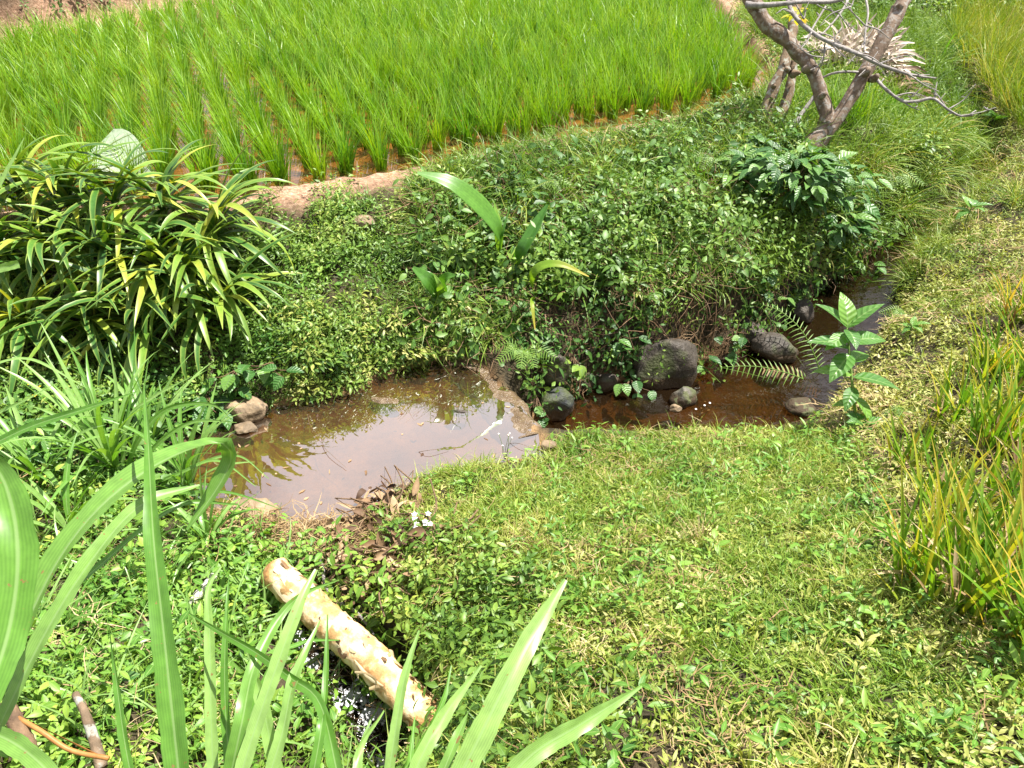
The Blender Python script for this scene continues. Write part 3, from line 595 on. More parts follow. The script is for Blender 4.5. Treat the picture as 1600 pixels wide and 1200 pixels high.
scatter('right_bank_herbs', 'yellow green small leaved herbs on the right stream bank', 'ground cover', M['turf'], [sprig(8, .034, .013, .06, 'ovate', .01, 3) for _ in range(8)], Z_rightb, 1000, (.6, 1.4), jit=.35, rr=(.3, 1), clump=.5, cs=3, bare=0, yr=(1.4, 10.8), xr=(1, 7.4))
scatter('right_bank_grass', 'short yellow green grass on the right stream bank', 'grass', M['turf_grass'], [tuft(8, .12, .0045, 1.1, 1.3) for _ in range(6)], Z_rightb, 380, (.5, 1.4), rr=(.25, 1), clump=.5, bare=0, yr=(1.4, 10.8), xr=(1, 7.4))
scatter('right_bank_straw', 'dry straw lying on the right stream bank', 'dry grass', M['dry'], [straw(7, .16, .005) for _ in range(6)], Z_rightb, 90, (.5, 1.3), clump=.6, bare=0, lift=.06, yr=(1.4, 10.8), xr=(1, 7.4))
scatter('tall_meadow_grass', 'tall yellow green meadow grass beyond the stream at the upper right', 'grass', M['far_grass'], [tuft(14, .55, .009, .45, .7, 5, .05) for _ in range(6)], [(1500, 170), (1480, 60), (1460, -60), (2300, -200), (2300, 330), (1640, 240), (1560, 190)], 90, (.6, 1.2), lean=.2, rr=(.25, 1), bare=0, yr=(6, 20), xr=(3.6, 14), minw=.15)
scatter('far_undergrowth', 'dense undergrowth beyond the upper right corner of the paddy', 'undergrowth', M['bank'], [sprig(14, .09, .04, .4, 'ovate', .05, 3) for _ in range(6)], [(1140, -10), (1300, 40), (1500, 40), (2600, 0), (2600, -400), (1100, -400)], 55, (.6, 1.4), lean=.3, rr=(.1, .9), bare=0, yr=(7.5, 24), xr=(1, 20), minw=.1)
scatter('paddy_corner_weeds', 'weeds on the paddy corner bund beside the forked tree', 'weeds', M['turf'], [sprig(8, .05, .02, .1, 'ovate', .02, 3) for _ in range(6)], [(1180, 150), (1150, 20), (1120, -30), (1330, -30), (1400, 120), (1230, 240)], 160, (.6, 1.4), rr=(.2, 1), clump=.8, bare=0, yr=(5.5, 13), xr=(1, 5))

scatter('lower_bank_creeper', 'sparse shaded creeper leaves on the steep foot of the far bank', 'creeper', M['creeper'], [sprig(7, U(.04, .08), U(.02, .04), .12, 'ovate', .03, 4, (-.6, .6)) for _ in range(8)], Z_low, 560, (.5, 1.4), lean=.75, jit=.4, rr=(0, 1), clump=1.4, cs=3.5, minw=.0, yr=(2.6, 8.6))
scatter('lower_bank_hanging_vines', 'leafy trailing stems hanging over the foot of the far bank', 'vines', M['bank'], [sprig(14, U(.03, .05), U(.014, .024), U(.2, .34), 'ovate', .03, 3, (-.6, .5)) for _ in range(8)], Z_low, 120, (.6, 1.2), lean=1.15, jit=.35, rr=(0, .9), clump=1, cs=3, lift=.06, yr=(2.6, 8.6), minw=.0)
scatter('lower_bank_roots', 'tangle of brown roots and dead stems on the steep foot of the far bank', 'dry roots', M['dead'], [straw(8, .26, .004, 6) for _ in range(6)], Z_low, 150, (.5, 1.2), lean=1, jit=.3, rr=(0, .8), clump=.7, cs=2.5, lift=.10, yr=(2.6, 8.6), minw=.0)
scatter('brow_overhang', 'leafy herbs jutting out over the foot of the far bank', 'ground cover', M['bank'], [sprig(13, U(.04, .07), U(.018, .032), U(.22, .36), ('ovate', 'lance')[_ % 2], .03, 4, (-.5, .7)) for _ in range(10)], Z_brow, 150, (.7, 1.3), lean=1.0, jit=.3, rr=(.1, 1), clump=.9, cs=2.2, lift=.12, yr=(2.6, 8.6))
scatter('brow_grass', 'long grass blades arching from the brow of the far bank', 'grass', M['turf_grass'], [tuft(9, .34, .008, 1.0, 1.9, 7, .03) for _ in range(8)], [(740, 280), (1180, 200), (1330, 330), (1300, 420), (1000, 445), (830, 420)], 130, (.6, 1.3), lean=.5, rr=(.2, 1), clump=.9, cs=1.6, yr=(2.6, 8.6))
scatter('middle_bank_tall_herbs', 'taller leafy stems rising out of the far bank herbs', 'weeds', M['bank'], [sprig(13, U(.045, .07), U(.016, .03), U(.2, .32), ('ovate', 'lance')[_ % 2], .03, 4, (-.5, .7)) for _ in range(10)], Z_bankM, 120, (.6, 1.2), lean=.6, jit=.3, rr=(.1, 1), clump=1.2, cs=2, off=.34, yr=(2.6, 8.6))
scatter('left_bank_broad_herbs', 'broader herb leaves scattered over the left part of the far bank', 'weeds', M['herb'], [sprig(8, U(.04, .07), U(.02, .035), U(.08, .16), 'ovate', .02, 4, (-.3, .7)) for _ in range(8)], Z_bankL, 150, (.6, 1.2), lean=.6, rr=(0, .8), clump=1.3, cs=2, bare=.95, off=.3, yr=(2.6, 6.6))
vn = []
for _ in range(8):
    mbv = MB(); L_ = U(.35, .7); q_ = [np.array([0, 0, 0.]), np.array([U(-.1, .1), .12, .05]), np.array([U(-.15, .15), U(.1, .2), -L_ * .5]), np.array([U(-.25, .25), U(.1, .2), -L_])]
    sv_ = spline(q_, 14); tube(mbv, sv_, [.003, .0015], 14, 4, 0, U(-.1, .2), resample=False)
    vn.append(mbv.arrays())
scatter('middle_bank_hanging_vines', 'thin brown vine stems hanging down the far bank', 'vines', M['dead'], vn, Z_bankM, 60, (.5, 1.2), lean=.3, jit=.2, rr=(0, .6), clump=1.2, cs=2, off=.4, lift=.12, yr=(2.6, 8.6))
scatter('middle_bank_grass', 'drooping grass blades growing among the herbs of the far bank', 'grass', M['turf_grass'], [tuft(9, U(.2, .36), .0065, 1.0, 1.6, 6, .02) for _ in range(8)], Z_bankM, 900, (.5, 1.3), off=.34, lean=.6, rr=(0, .7), clump=1.2, cs=1.8, yr=(2.6, 8.6))
scatter('shore_overhang_herbs', 'pale herbs overhanging the back edge of the pond', 'ground cover', M['turf'], [sprig(12, .045, .014, .12, 'lance', .02, 4, (-.3, .8)) for _ in range(6)], [(440, 500), (700, 470), (760, 540), (680, 590), (560, 625), (440, 650)], 500, (.6, 1.4), lean=.5, rr=(.3, 1), clump=.5, yr=(2.6, 5), minw=0)
scatter('upper_stream_overhang', 'grass leaning over both edges of the upper stream', 'grass', M['turf_grass'], [tuft(12, .26, .005, 1.2, 1.4, 6, .03) for _ in range(6)], [(1380, 440), (1400, 330), (1480, 250), (1500, 180), (1560, 200), (1560, 290), (1500, 350), (1430, 450)], 240, (.5, 1.3), lean=.5, rr=(.1, .9), yr=(4.5, 9.5), xr=(2, 6.4), minw=0, bare=0)
# ------------------------------------------------------------------ rice
rice_protos = [tuft(68, .43, .012, .29, .5, 5, .04) for _ in range(10)]
rice_far = [tuft(50, .42, .013, .36, .6, 4, .045) for _ in range(8)]
ca, sa = math.cos(R(22)), math.sin(R(22)); pts_ = []
o0 = P(545, 272, ZF)
for a in range(-80, 70):
    for b in range(0, 75):
        u_ = a * .235 + U(-.03, .03); v_ = b * .235 + U(-.03, .03)
        pts_.append((o0[0] + u_ * ca - v_ * sa, o0[1] + .04 + u_ * sa + v_ * ca))
rp = np.array(pts_); di, _ = segdist(rp[:, 0], rp[:, 1], field_poly)
k = inpoly(rp[:, 0], rp[:, 1], field_poly) & (di > .13) & (np.abs(rp[:, 0]) < 13) & (rp[:, 1] > .8 * np.abs(rp[:, 0]) - 1)
rp = rp[k]; di2 = di[k]; pxr, pyr = pix(rp[:, 0], rp[:, 1], np.full(len(rp), ZF + .2))
vis = (pxr > -30) & (pxr < 1630) & (pyr > -60); dist = np.hypot(rp[:, 0], rp[:, 1]) + np.where(vis, 0, 50)
order = np.argsort(dist); near = order[:298]; far_i = order[298:]
ORD = 'first second third fourth fifth sixth seventh eighth ninth tenth eleventh twelfth thirteenth fourteenth fifteenth sixteenth seventeenth eighteenth nineteenth twentieth twenty-first twenty-second twenty-third twenty-fourth twenty-fifth twenty-sixth twenty-seventh twenty-eighth twenty-ninth thirtieth'.split()
edge_i = sorted([j for j in near if di2[j] < .36 and 262 < pxr[j] < 1190 and rp[j, 1] < 7.5], key=lambda j: pxr[j])
front = {j: 'rice clump at the paddy edge beside the earth bund, ' + ORD[q] + ' from the left' for q, j in enumerate(edge_i) if q < len(ORD)}
rice_me = []
for k, (V, Q, A) in enumerate(rice_protos):
    A = A.copy(); A[:, 2] = np.clip(A[:, 2] + .25 + .05 * k, 0, 1); rice_me.append(make_mesh('rice_clump', V, Q, A, M['rice']))
for q, i_ in enumerate(near):
    o = bpy.data.objects.new('rice_clump', rice_me[rng.integers(0, 10)]); C.objects.link(o)
    o.location = (rp[i_, 0], rp[i_, 1], ZF - .05); o.rotation_euler = (U(-.05, .05), U(-.05, .05), U(0, 6.28)); s = U(.86, 1.12); o.scale = (s, s, s * U(.92, 1.08))
    tag(o, front.get(i_, 'upright green rice clump in the flooded paddy away from the bund edge'), 'rice plant', 'rice clumps in rows in the flooded paddy' if i_ not in front else 'rice clumps along the edge of the paddy')
n = len(far_i)
place('rice_field', M['rice'], rice_far, np.c_[rp[far_i], np.full(n, ZF - .05)], rng.uniform(0, 6.28, n), rng.uniform(.86, 1.15, n), np.tile([0, 0, 1.], (n, 1)) + rng.normal(0, .05, (n, 3)), rng.uniform(.25, .75, n), 'green rice filling the far rows of the flooded paddy', 'rice')
# dark bank of shrubs beyond the far left edge of the paddy
scatter('far_bank_growth', 'dark brown and green growth on the bank behind the paddy', 'undergrowth', M['creeper'], [sprig(12, .08, .03, .2, 'ovate', .03, 3) for _ in range(4)], [(-900, 100), (-900, -900), (1100, -900), (700, -20), (250, -5), (120, 25), (-100, 110)], 22, (.6, 1.3), bare=0, yr=(5, 20), xr=(-12, 4), minw=.2)

# ------------------------------------------------------------------ rocks
import bmesh
from mathutils import noise as mn
def rock(px, py, size, mat, label, seed, z=None, group=None, name='rock', cuts=9, sink=.3, rot=0):
    rr_ = np.random.default_rng(seed); bm = bmesh.new(); bmesh.ops.create_icosphere(bm, subdivisions=4, radius=1)
    pl = [(Vector(norm(rr_.normal(size=3))), rr_.uniform(.62, .9)) for _ in range(cuts)]
    off = Vector(rr_.uniform(0, 50, 3))
    for v in bm.verts:
        c = v.co.copy()
        for nn, d in pl:
            q = c.dot(nn)
            if q > d: c -= nn * (q - d) * .92
        c *= 1 + .16 * mn.fractal(c * 1.4 + off, 1, 2, 4) + .035 * mn.fractal(c * 7 + off, 1, 2, 3)
        v.co = Vector((c.x * size[0], c.y * size[1], c.z * size[2]))
    me = bpy.data.meshes.new(name); bm.to_mesh(me); bm.free(); me.materials.append(mat)
    me.polygons.foreach_set('use_smooth', np.full(len(me.polygons), True))
    o = bpy.data.objects.new(name, me); C.objects.link(o)
    g = G(px, py) if z is None else P(px, py, z)
    o.location = (g[0], g[1], g[2] + size[2] * (1 - sink) * .6); o.rotation_euler = (0, 0, rot)
    return tag(o, label, 'rock', group)
rock(386, 650, (.115, .09, .085), M['rock'], 'brown block shaped rock at the back left edge of the pond', 1, 0, rot=.3)
rock(386, 672, (.07, .05, .03), M['rock'], 'small flat pale rock lying under the brown block shaped rock', 2, 0)
rock(400, 808, (.125, .085, .07), M['rock'], 'tan angular rock in the near left corner of the pond', 3, 0, rot=.2)
rock(856, 700, (.05, .035, .03), M['rock'], 'small tan rock at the near end of the stone sill', 4, .05)
rock(568, 356, (.085, .07, .055), M['rock'], 'rounded tan rock sticking out below the bare earth bund', 5, rot=.5)
rock(1068, 628, (.085, .07, .085), M['grey_rock'], 'small grey rock standing alone in the brown pool', 6, -.3, rot=.4)
rock(1055, 640, (.04, .03, .025), M['rock'], 'tiny pale rock touching the lone grey rock in the pool', 61, -.3)
rock(1038, 592, (.22, .15, .21), M['wet_rock'], 'large grey boulder at the foot of the far bank', 7, -.3, rot=.2, cuts=5)
rock(1205, 555, (.17, .12, .11), M['wet_rock'], 'long dark boulder lying in the narrow stream', 8, -.3, rot=-.4)
rock(1172, 532, (.12, .1, .12), M['wet_rock'], 'dark boulder half hidden behind the long dark boulder', 81, -.25)
rock(1252, 497, (.09, .08, .1), M['wet_rock'], 'rounded dark rock farthest up the narrow stream', 9, -.25)
rock(868, 648, (.12, .1, .13), M['blue_rock'], 'blue black rock beside the far end of the sill', 10, -.3, rot=.7)
rock(912, 602, (.08, .07, .07), M['wet_rock'], 'dark brown rock between the blue black rock and the round brown rock', 11, -.28)
rock(948, 604, (.09, .07, .07), M['wet_rock'], 'round brown rock at the pool edge left of the large grey boulder', 12, -.3, cuts=4)
rock(868, 590, (.10, .09, .14), M['wet_rock'], 'upright dark rock in the bank above the blue black rock', 121, -.1)
rock(1138, 565, (.07, .06, .05), M['wet_rock'], 'small wet rock between the large boulder and the long dark boulder', 13, -.3)
rock(1250, 640, (.10, .08, .05), M['grey_rock'], 'low grey rock at the right end of the brown pool', 14, -.3)
rock(720, 645, (.06, .03, .02), M['wet_rock'], 'thin brown stone just breaking the pond surface', 15, -.012, sink=.9)
rock(602, 628, (.11, .04, .022), M['stone'], 'flat pale stone at the back edge of the pond', 16, -.012, sink=.85, rot=-.2)
rock(1320, 690, (.05, .04, .02), M['rock'], 'flat pinkish stone in the path turf near the sapling', 17, rot=.2)

# stone sill along the right end of the pond
sl = Pz([(700, 560), (742, 572), (772, 598), (800, 632), (832, 680)], .0); e_ = spline(np.c_[sl, sl[:, 0] * 0], 40)
T_ = norm(np.gradient(e_, axis=0)); N_ = np.stack([T_[:, 1], -T_[:, 0], T_[:, 0] * 0], 1)
if N_[20, 0] < 0: N_ = -N_
mb = MB(); prof_ = [(-.16, -.05), (-.12, -.012), (-.08, -.004), (-.04, .002), (0, .005), (.04, .001), (.07, -.012), (.09, -.08), (.10, -.2), (.11, -.42)]
V = []
for i_ in range(40):
    for j_, (a_, z_) in enumerate(prof_):
        p = e_[i_] + N_[i_] * (a_ + .03 * fbm(i_ * .25, j_ * .3 + 3, 3) * 2) + [0, 0, z_ + .012 * fbm(i_ * .3 + 8, j_ * .5, 3) * 2]; V.append(p)
k = len(prof_); i = (np.arange(39)[:, None] * k + np.arange(k - 1)[None]).ravel()
mb.add(V, np.stack([i, i + 1, i + k + 1, i + k], 1)); tag(mb.build('stone_sill', M['stone'], origin=e_[20]), 'wet rough stone sill holding back the right end of the pond', 'stone sill')

# ------------------------------------------------------------------ trees
def limb(mb, pl, rad, n=40, k=14, bump=.25, seed=0): tube(mb, [D(*p) for p in pl], rad, n, k, bump, seed=seed)
g0 = G(1256, 246)
tree = empty('forked_tree', g0, 'leafless forked tree with two brown limbs and thin grey branches on the stream bank', 'tree')
t0 = np.linalg.norm((g0 - [0, 0, H]) @ np.array([0, cp, -sp]))
b = t0
mb = MB()
limb(mb, [(1232, 262, b + .02), (1262, 226, b - .02), (1290, 198, b - .03), (1284, 150, b - .06), (1265, 105, b - .08), (1228, 62, b - .1), (1190, 28, b - .12), (1165, -30, b - .14), (1150, -120, b - .1)], [.075, .065, .054, .05, .051, .054, .058, .056, .052], 60, 16, .3, 1)
limb(mb, [(1240, 268, b + .05), (1278, 226, b - .02), (1312, 178, b - .04), (1345, 125, b - .08), (1368, 85, b - .1), (1395, 35, b - .12), (1420, -15, b - .1), (1450, -100, b - .1)], [.052, .054, .049, .05, .052, .052, .048, .045], 56, 14, .3, 5)
for kx, ky, s_ in ((1352, 112, .04), (1262, 108, .03), (1404, 12, .036), (1366, 122, .03), (1286, 150, .022)):
    c_ = D(kx, ky, b - .14); tube(mb, [c_ + [0, .06, -.02], c_, c_ + [.0, -.04, .03]], [s_ * .9, s_, s_ * .5], 8, 10, .3, seed=kx)
mb.build('trunk', M['bark'], tree)
brs = [([(1224, -20, b - .05), (1240, 22, b - .2), (1268, 50, b - .25), (1300, 68, b - .28), (1340, 84, b - .3), (1372, 100, b - .3), (1420, 116, b - .3), (1462, 122, b - .3)], [.026, .026, .026, .024, .024, .022, .016, .009]),
 ([(1366, 120, b - .12), (1385, 140, b - .2), (1410, 158, b - .22), (1435, 158, b - .25), (1458, 154, b - .28), (1480, 170, b - .3), (1500, 181, b - .3), (1520, 180, b - .3)], [.022, .018, .018, .017, .016, .014, .012, .009]),
 ([(1350, 114, b - .1), (1325, 112, b - .15), (1300, 115, b - .1), (1280, 124, b - .05)], [.018, .014, .014, .012]),
 ([(1284, 118, b + .1), (1276, 145, b + .15), (1256, 172, b + .15), (1238, 203, b + .1)], [.022, .024, .024, .026]),
 ([(1165, 8, b - .2), (1200, 8, b - .25), (1250, 3, b - .3), (1300, 2, b - .3), (1340, -8, b - .3)], [.04, .03, .024, .022, .02]),
 ([(1350, -20, b - .1), (1356, 20, b - .2), (1352, 50, b - .25), (1350, 82, b - .28)], [.016, .013, .012, .010]),
 ([(1330, -10, b), (1315, 18, b - .1), (1292, 46, b - .15), (1278, 58, b - .2)], [.014, .013, .012, .010]),
 ([(1290, 10, b + .1), (1272, 40, b + .05), (1262, 60, b)], [.012, .012, .010]),
 ([(1352, 82, b - .28), (1336, 88, b - .3), (1325, 100, b - .3)], [.01, .008, .005]),
 ([(1460, 154, b - .28), (1462, 140, b - .3), (1464, 128, b - .3)], [.008, .007, .005]),
 ([(1502, 181, b - .3), (1530, 176, b - .32), (1556, 168, b - .33)], [.009, .007, .004]),
 ([(1410, 158, b - .22), (1422, 166, b - .22), (1436, 172, b - .22)], [.009, .007, .005]),
 ([(1289, 68, b - .26), (1286, 95, b - .2), (1278, 110, b - .1)], [.01, .009, .007]),
 ([(1240, 22, b - .2), (1226, 14, b - .2), (1212, 22, b - .2)], [.01, .008, .005]),
 ([(1310, 72, b - .28), (1304, 60, b - .3), (1316, 42, b - .3)], [.009, .007, .004]),
 ([(1262, 82, b - .1), (1280, 78, b - .2), (1302, 76, b - .25)], [.009, .007, .005])]
for q, (pl, rd) in enumerate(brs):
    mb = MB(); limb(mb, pl, [v_ * .62 for v_ in rd], 30, 8, .35, q * 3); 
    for z_ in range(3):
        f = random.randrange(len(pl) - 1); a_ = np.array(pl[f]) * .5 + np.array(pl[f + 1]) * .5
        limb(mb, [tuple(a_), (a_[0] + U(-9, 9), a_[1] + U(-9, 4), a_[2])], [.007, .004], 3, 5, 0)
    mb.build('branch', M['grey_bark'], tree)
for q in range(26):
    x0, y0 = [(1268, 50), (1300, 68), (1340, 84), (1372, 100), (1310, 20), (1352, 40), (1285, 90), (1256, 30), (1420, 116), (1330, 10), (1400, 150), (1480, 172)][q % 12]; mb = MB(); dx, dy = U(-60, 60), U(-45, 40); dp_ = b - .25 + U(-.1, .1)
    limb(mb, [(x0, y0, dp_), (x0 + dx * .5 + U(-8, 8), y0 + dy * .5 + U(-8, 8), dp_), (x0 + dx, y0 + dy, dp_ + U(-.1, .1))], [.006, .0045, .002], 12, 5, .4, q)
    limb(mb, [(x0 + dx * .5, y0 + dy * .5, dp_), (x0 + dx * .6 + U(-15, 15), y0 + dy * .5 + U(-20, 15), dp_)], [.004, .002], 4, 5, .2, q)
    mb.build('twig', M['grey_bark'], tree)
mb = MB()
for q in range(16):
    p = D(1245 + U(-12, 10), 22 + U(-14, 16), b + U(-.1, .2)); add_leaf(mb, p, U(0, 6.28), U(-.8, .8), .09, .04, .9, 4)
mb.build('orange_leaves', M['yellow_grass'], tree)
g1 = G(1200, 222)
stump = empty('old_tree', g1, 'mossy twin stemmed tree standing behind the forked tree on its left', 'tree')
b2 = (g1 - [0, 0, H]) @ np.array([0, cp, -sp])
for pl, rd, sd_ in (([(1190, 222, b2), (1196, 180, b2 - .03), (1210, 135, b2 - .05), (1224, 105, b2 - .05), (1236, 60, b2), (1245, 0, b2 + .05), (1250, -60, b2)], [.05, .047, .043, .04, .04, .042, .04], 2),
                   ([(1208, 224, b2 + .06), (1222, 180, b2 + .05), (1236, 130, b2 + .05), (1240, 95, b2 + .04)], [.045, .042, .038, .03], 7)):
    mb = MB(); limb(mb, pl, rd, 44, 12, .35, sd_)
    for kx, ky in ((1210, 138), (1232, 112), (1200, 196)) if sd_ == 2 else ((1242, 118),):
        c_ = D(kx, ky, b2 - .08); tube(mb, [c_ + [0, .05, 0], c_ + [U(-.03, .03), -.03, .03]], [.035, .012], 5, 8, .3, seed=kx)
    mb.build('trunk', M['mossy'], stump)

# heap of dead leaves behind the tree
g2 = G(1345, 110); mb = MB(); mc = D(1342, 78, (g2 - [0, 0, H]) @ np.array([0, cp, -sp]) - .1)
heap = empty('dead_leaf_heap', g2, 'heap of bleached dead palm leaves piled behind the forked tree', 'leaf heap')
for q in range(600):
    a_ = U(-.25, math.pi + .5); el = U(-.1, 1.2); L_ = U(.2, .42)
    d_ = np.array([math.cos(a_) * math.cos(el), -math.sin(a_) * math.cos(el) * .4, math.sin(el)]); p0 = mc + [U(-.35, .3), U(-.2, .3), U(-.25, .0)]
    ribbon(mb, [p0, p0 + d_ * L_ * .5 + [0, 0, U(0, .04)], p0 + d_ * L_ + [0, 0, -U(0, .1)]], [.022, .036, .028, .008], [U(-.4, .4), -.6, .8], 6, 3, .3, U(.3, 1), U(-.6, .6))
mb.build('bleached_leaf', M['bleach'] if 'bleach' in M else M['dry'], heap)
mb = MB()
for q in range(260):
    f = rng.random(); p0 = mc * (1 - f) + (G(1425, 165) + [0, 0, .15]) * f + [U(-.3, .25) * (1 - .5 * f), U(-.2, .2), U(-.35, .05)]
    a_ = U(0, 6.28); d_ = np.array([math.cos(a_), math.sin(a_) * .5, U(-.9, .2)]); L_ = U(.12, .4)
    ribbon(mb, [p0, p0 + d_ * L_ * .5 + [0, 0, .03], p0 + d_ * L_], [.012, .03, .006], [U(-.5, .5), -.6, .8], 5, 3, .3, U(.0, .8), U(-1, 1))
mb.build('brown_leaf', M['dead'], heap)

# ------------------------------------------------------------------ shrubs and single plants
def bush(px, py, rad, nl, L, W, mat, label, name='leafy_shrub', kind='ovate', cat='shrub', zoff=0, stem='brown_stem', nb=14, droop=.4, group=None):
    g = G(px, py); o = empty(name, g, label, cat, group); c = g + [0, 0, rad[2] * .6 + zoff]
    mb = MB(); st = MB(); 
    ends = []
    for q in range(nb):
        d_ = norm(rng.normal(size=3)); d_[2] = abs(d_[2]) * .8 - .25; e = c + d_ * np.array(rad) * U(.5, 1); ends.append(e)
        tube(st, [g + [U(-.02, .02), U(-.02, .02), -.03], (g + e) / 2 + [0, 0, .06], e], [.007, .003], 7, 5)
    for q in range(nl):
        e = ends[rng.integers(0, nb)]; d_ = norm(rng.normal(size=3)); p = e + d_ * np.array(rad) * U(.1, .5)
        o_ = p - c; a = math.atan2(o_[1], o_[0]) - math.pi / 2 + U(-.8, .8)
        add_leaf(mb, p, a, U(-.6, .5), L * U(.6, 1.15), W * U(.6, 1.15), None, 6, U(.1, .35), U(.2, droop * 2), kind, U(-.4, .4))
    mb.build('foliage', mat, o); st.build('stem', M[stem], o); return o
bush(1225, 335, (.46, .34, .34), 420, .14, .064, M['shrub'], 'glossy dark green leafy shrub hanging over the stream below the forked tree', nb=30, zoff=.05)
bush(1290, 375, (.26, .22, .26), 110, .17, .075, M['shrub'], 'darker large leaved shrub hanging low over the water right of the glossy shrub', nb=10)
bush(1190, 245, (.2, .16, .14), 150, .08, .038, M['shrub'], 'low glossy shrub crowding the foot of the mossy twin stemmed tree', nb=12)
bush(690, 395, (.26, .18, .09), 210, .07, .034, M['bank'], 'bright green bushy herb on the bank above the back of the pond', 'bushy_herb', cat='herb', stem='stem')
bush(620, 550, (.28, .14, .06), 220, .06, .018, M['turf'], 'pale leaved bushy herb overhanging the back edge of the pond', 'bushy_herb', 'lance', cat='herb', stem='stem')
bush(700, 525, (.16, .12, .06), 110, .05, .016, M['turf'], 'light green bushy herb above the far end of the stone sill', 'bushy_herb', 'lance', cat='herb', stem='stem')
bush(480, 570, (.26, .12, .09), 170, .055, .02, M['bank'], 'green bushy herb left of the pale leaved herb on the pond edge', 'bushy_herb', 'lance', cat='herb', stem='stem')
bush(1010, 330, (.3, .18, .12), 170, .07, .034, M['bank'], 'broad spread of green herb leaves high on the far bank', 'bushy_herb', cat='herb', stem='stem')
bush(1420, 250, (.3, .22, .2), 200, .06, .03, M['bank'], 'yellow green bushy herb on the bank beside the upper stream', 'bushy_herb', cat='herb', stem='stem')

def rosette(g, n, L, W, mat, label, name, cat, el=(.2, 1.3), droop=(1.2, 2.3), group=None, hgt_=.15, fold=.3, part='leaf', az=None, stem=True, seg=12, W_prof=None, rr=(.0, 1.0)):
    o = empty(name, g, label, cat, group); g = np.asarray(g)
    for q in range(n):
        mb = MB(); a = U(0, 6.28) if az is None else U(*az); e = U(*el); dr = U(*droop); l = L * U(.65, 1.1)
        t = np.linspace(0, 1, seg); ang = e - dr * t ** 1.3
        x = np.r_[0, np.cumsum(np.cos(ang[1:]))] * l / seg; z = np.r_[0, np.cumsum(np.sin(ang[1:]))] * l / seg
        d_ = np.array([math.cos(a), math.sin(a), 0]); p = g + [0, 0, hgt_ * U(.4, 1)] + d_ * (x[:, None] + .01) + np.array([0, 0, 1]) * z[:, None]
        bend = np.array([-math.sin(a), math.cos(a), 0]) * (U(-.25, .25) * l * t ** 2)[:, None]
        hint = np.array([0, 0, 1]) * np.cos(ang)[:, None] - d_ * np.sin(ang)[:, None]
        ribbon(mb, p + bend, [v_ * W * U(.9, 1.1) for v_ in (W_prof or (.4, .75, 1, 1, .85, .5, .05))], hint, seg, 3 if fold < .6 else 5, fold, U(*rr), U(-.5, .5))
        mb.build(part, mat, o)
    if stem:
        mb = MB(); tube(mb, [g - [0, 0, .05], g + [0, 0, hgt_]], [.02, .016], 6, 8); mb.build('stem', M['stem'], o)
    return o
straps = [(345, 400, 'strap leaf plant between the bare bund end and the bank herbs'), (350, 500, 'strap leaf plant with the lowest leaf tips near the brown block shaped rock'), (240, 530, 'strap leaf plant hanging between the ditch and the broad leaved vines'), (-60, 380, 'strap leaf plant half outside the left photo edge at the paddy'), (-60, 480, 'strap leaf plant half outside the left photo edge above the ditch'), (40, 330, 'uppermost strap leaf plant at the left photo edge against the paddy'), (120, 345, 'strap leaf plant just left of the pale taro leaf'), (190, 355, 'strap leaf plant directly below the pale taro leaf'),
 (265, 365, 'yellowing strap leaf plant at the bare end of the earth bund'), (20, 430, 'strap leaf plant at the left photo edge halfway down the bank'), (100, 430, 'strap leaf plant in the centre of the strap leaf mass'), (180, 440, 'strap leaf plant with long glossy leaves hanging towards the pond'),
 (260, 455, 'strap leaf plant whose leaves arch over the back left pond corner'), (310, 470, 'rightmost strap leaf plant reaching out over the bank herbs'), (50, 520, 'lowest strap leaf plant hanging into the dark ditch at the left'), (150, 525, 'low strap leaf plant hanging above the ditch beside the brown block shaped rock')]
for q, (a_, b_, lb) in enumerate(straps):
    rosette(G(a_, b_), 36, .68 if a_ > 150 else .6, .043, M['strap'], lb, 'strap_leaf_plant', 'strap leaf plant', el=(.1, 1.4), droop=(.8, 2.2), group='strap leaf plants massed on the left bank', hgt_=.22 if b_ < 480 else .12, az=(-2.9, .6) if q > 8 else (-3.3, 1.2))
# taro
tg = G(205, 300); tar = empty('taro_plant', tg, 'taro with one big pale leaf rising between the strap leaves and the rice', 'taro plant')
mb = MB(); V, Q, A = leafV(.44, .34, 10, .12, .35, 'heart', .6, 9); tp = D(158, 222, (tg - [0, 0, H]) @ np.array([0, cp, -sp]) - .05)
mb.add(V @ rotm(-2.0, -.45, .5).T + tp, Q, A); mb.build('leaf', M['taro'], tar)
mb = MB(); V, Q, A = leafV(.16, .09, 8, .3, .5, 'heart', .9, 5); mb.add(V @ rotm(2.6, .2, .9).T + D(245, 290, tp[1] * 1.02), Q, A); mb.build('leaf', M['taro'], tar)
mb = MB(); tube(mb, [tg, tg * .4 + tp * .6 + [.03, 0, 0], tp], [.012, .008], 10, 6); mb.build('stalk', M['stem'], tar)

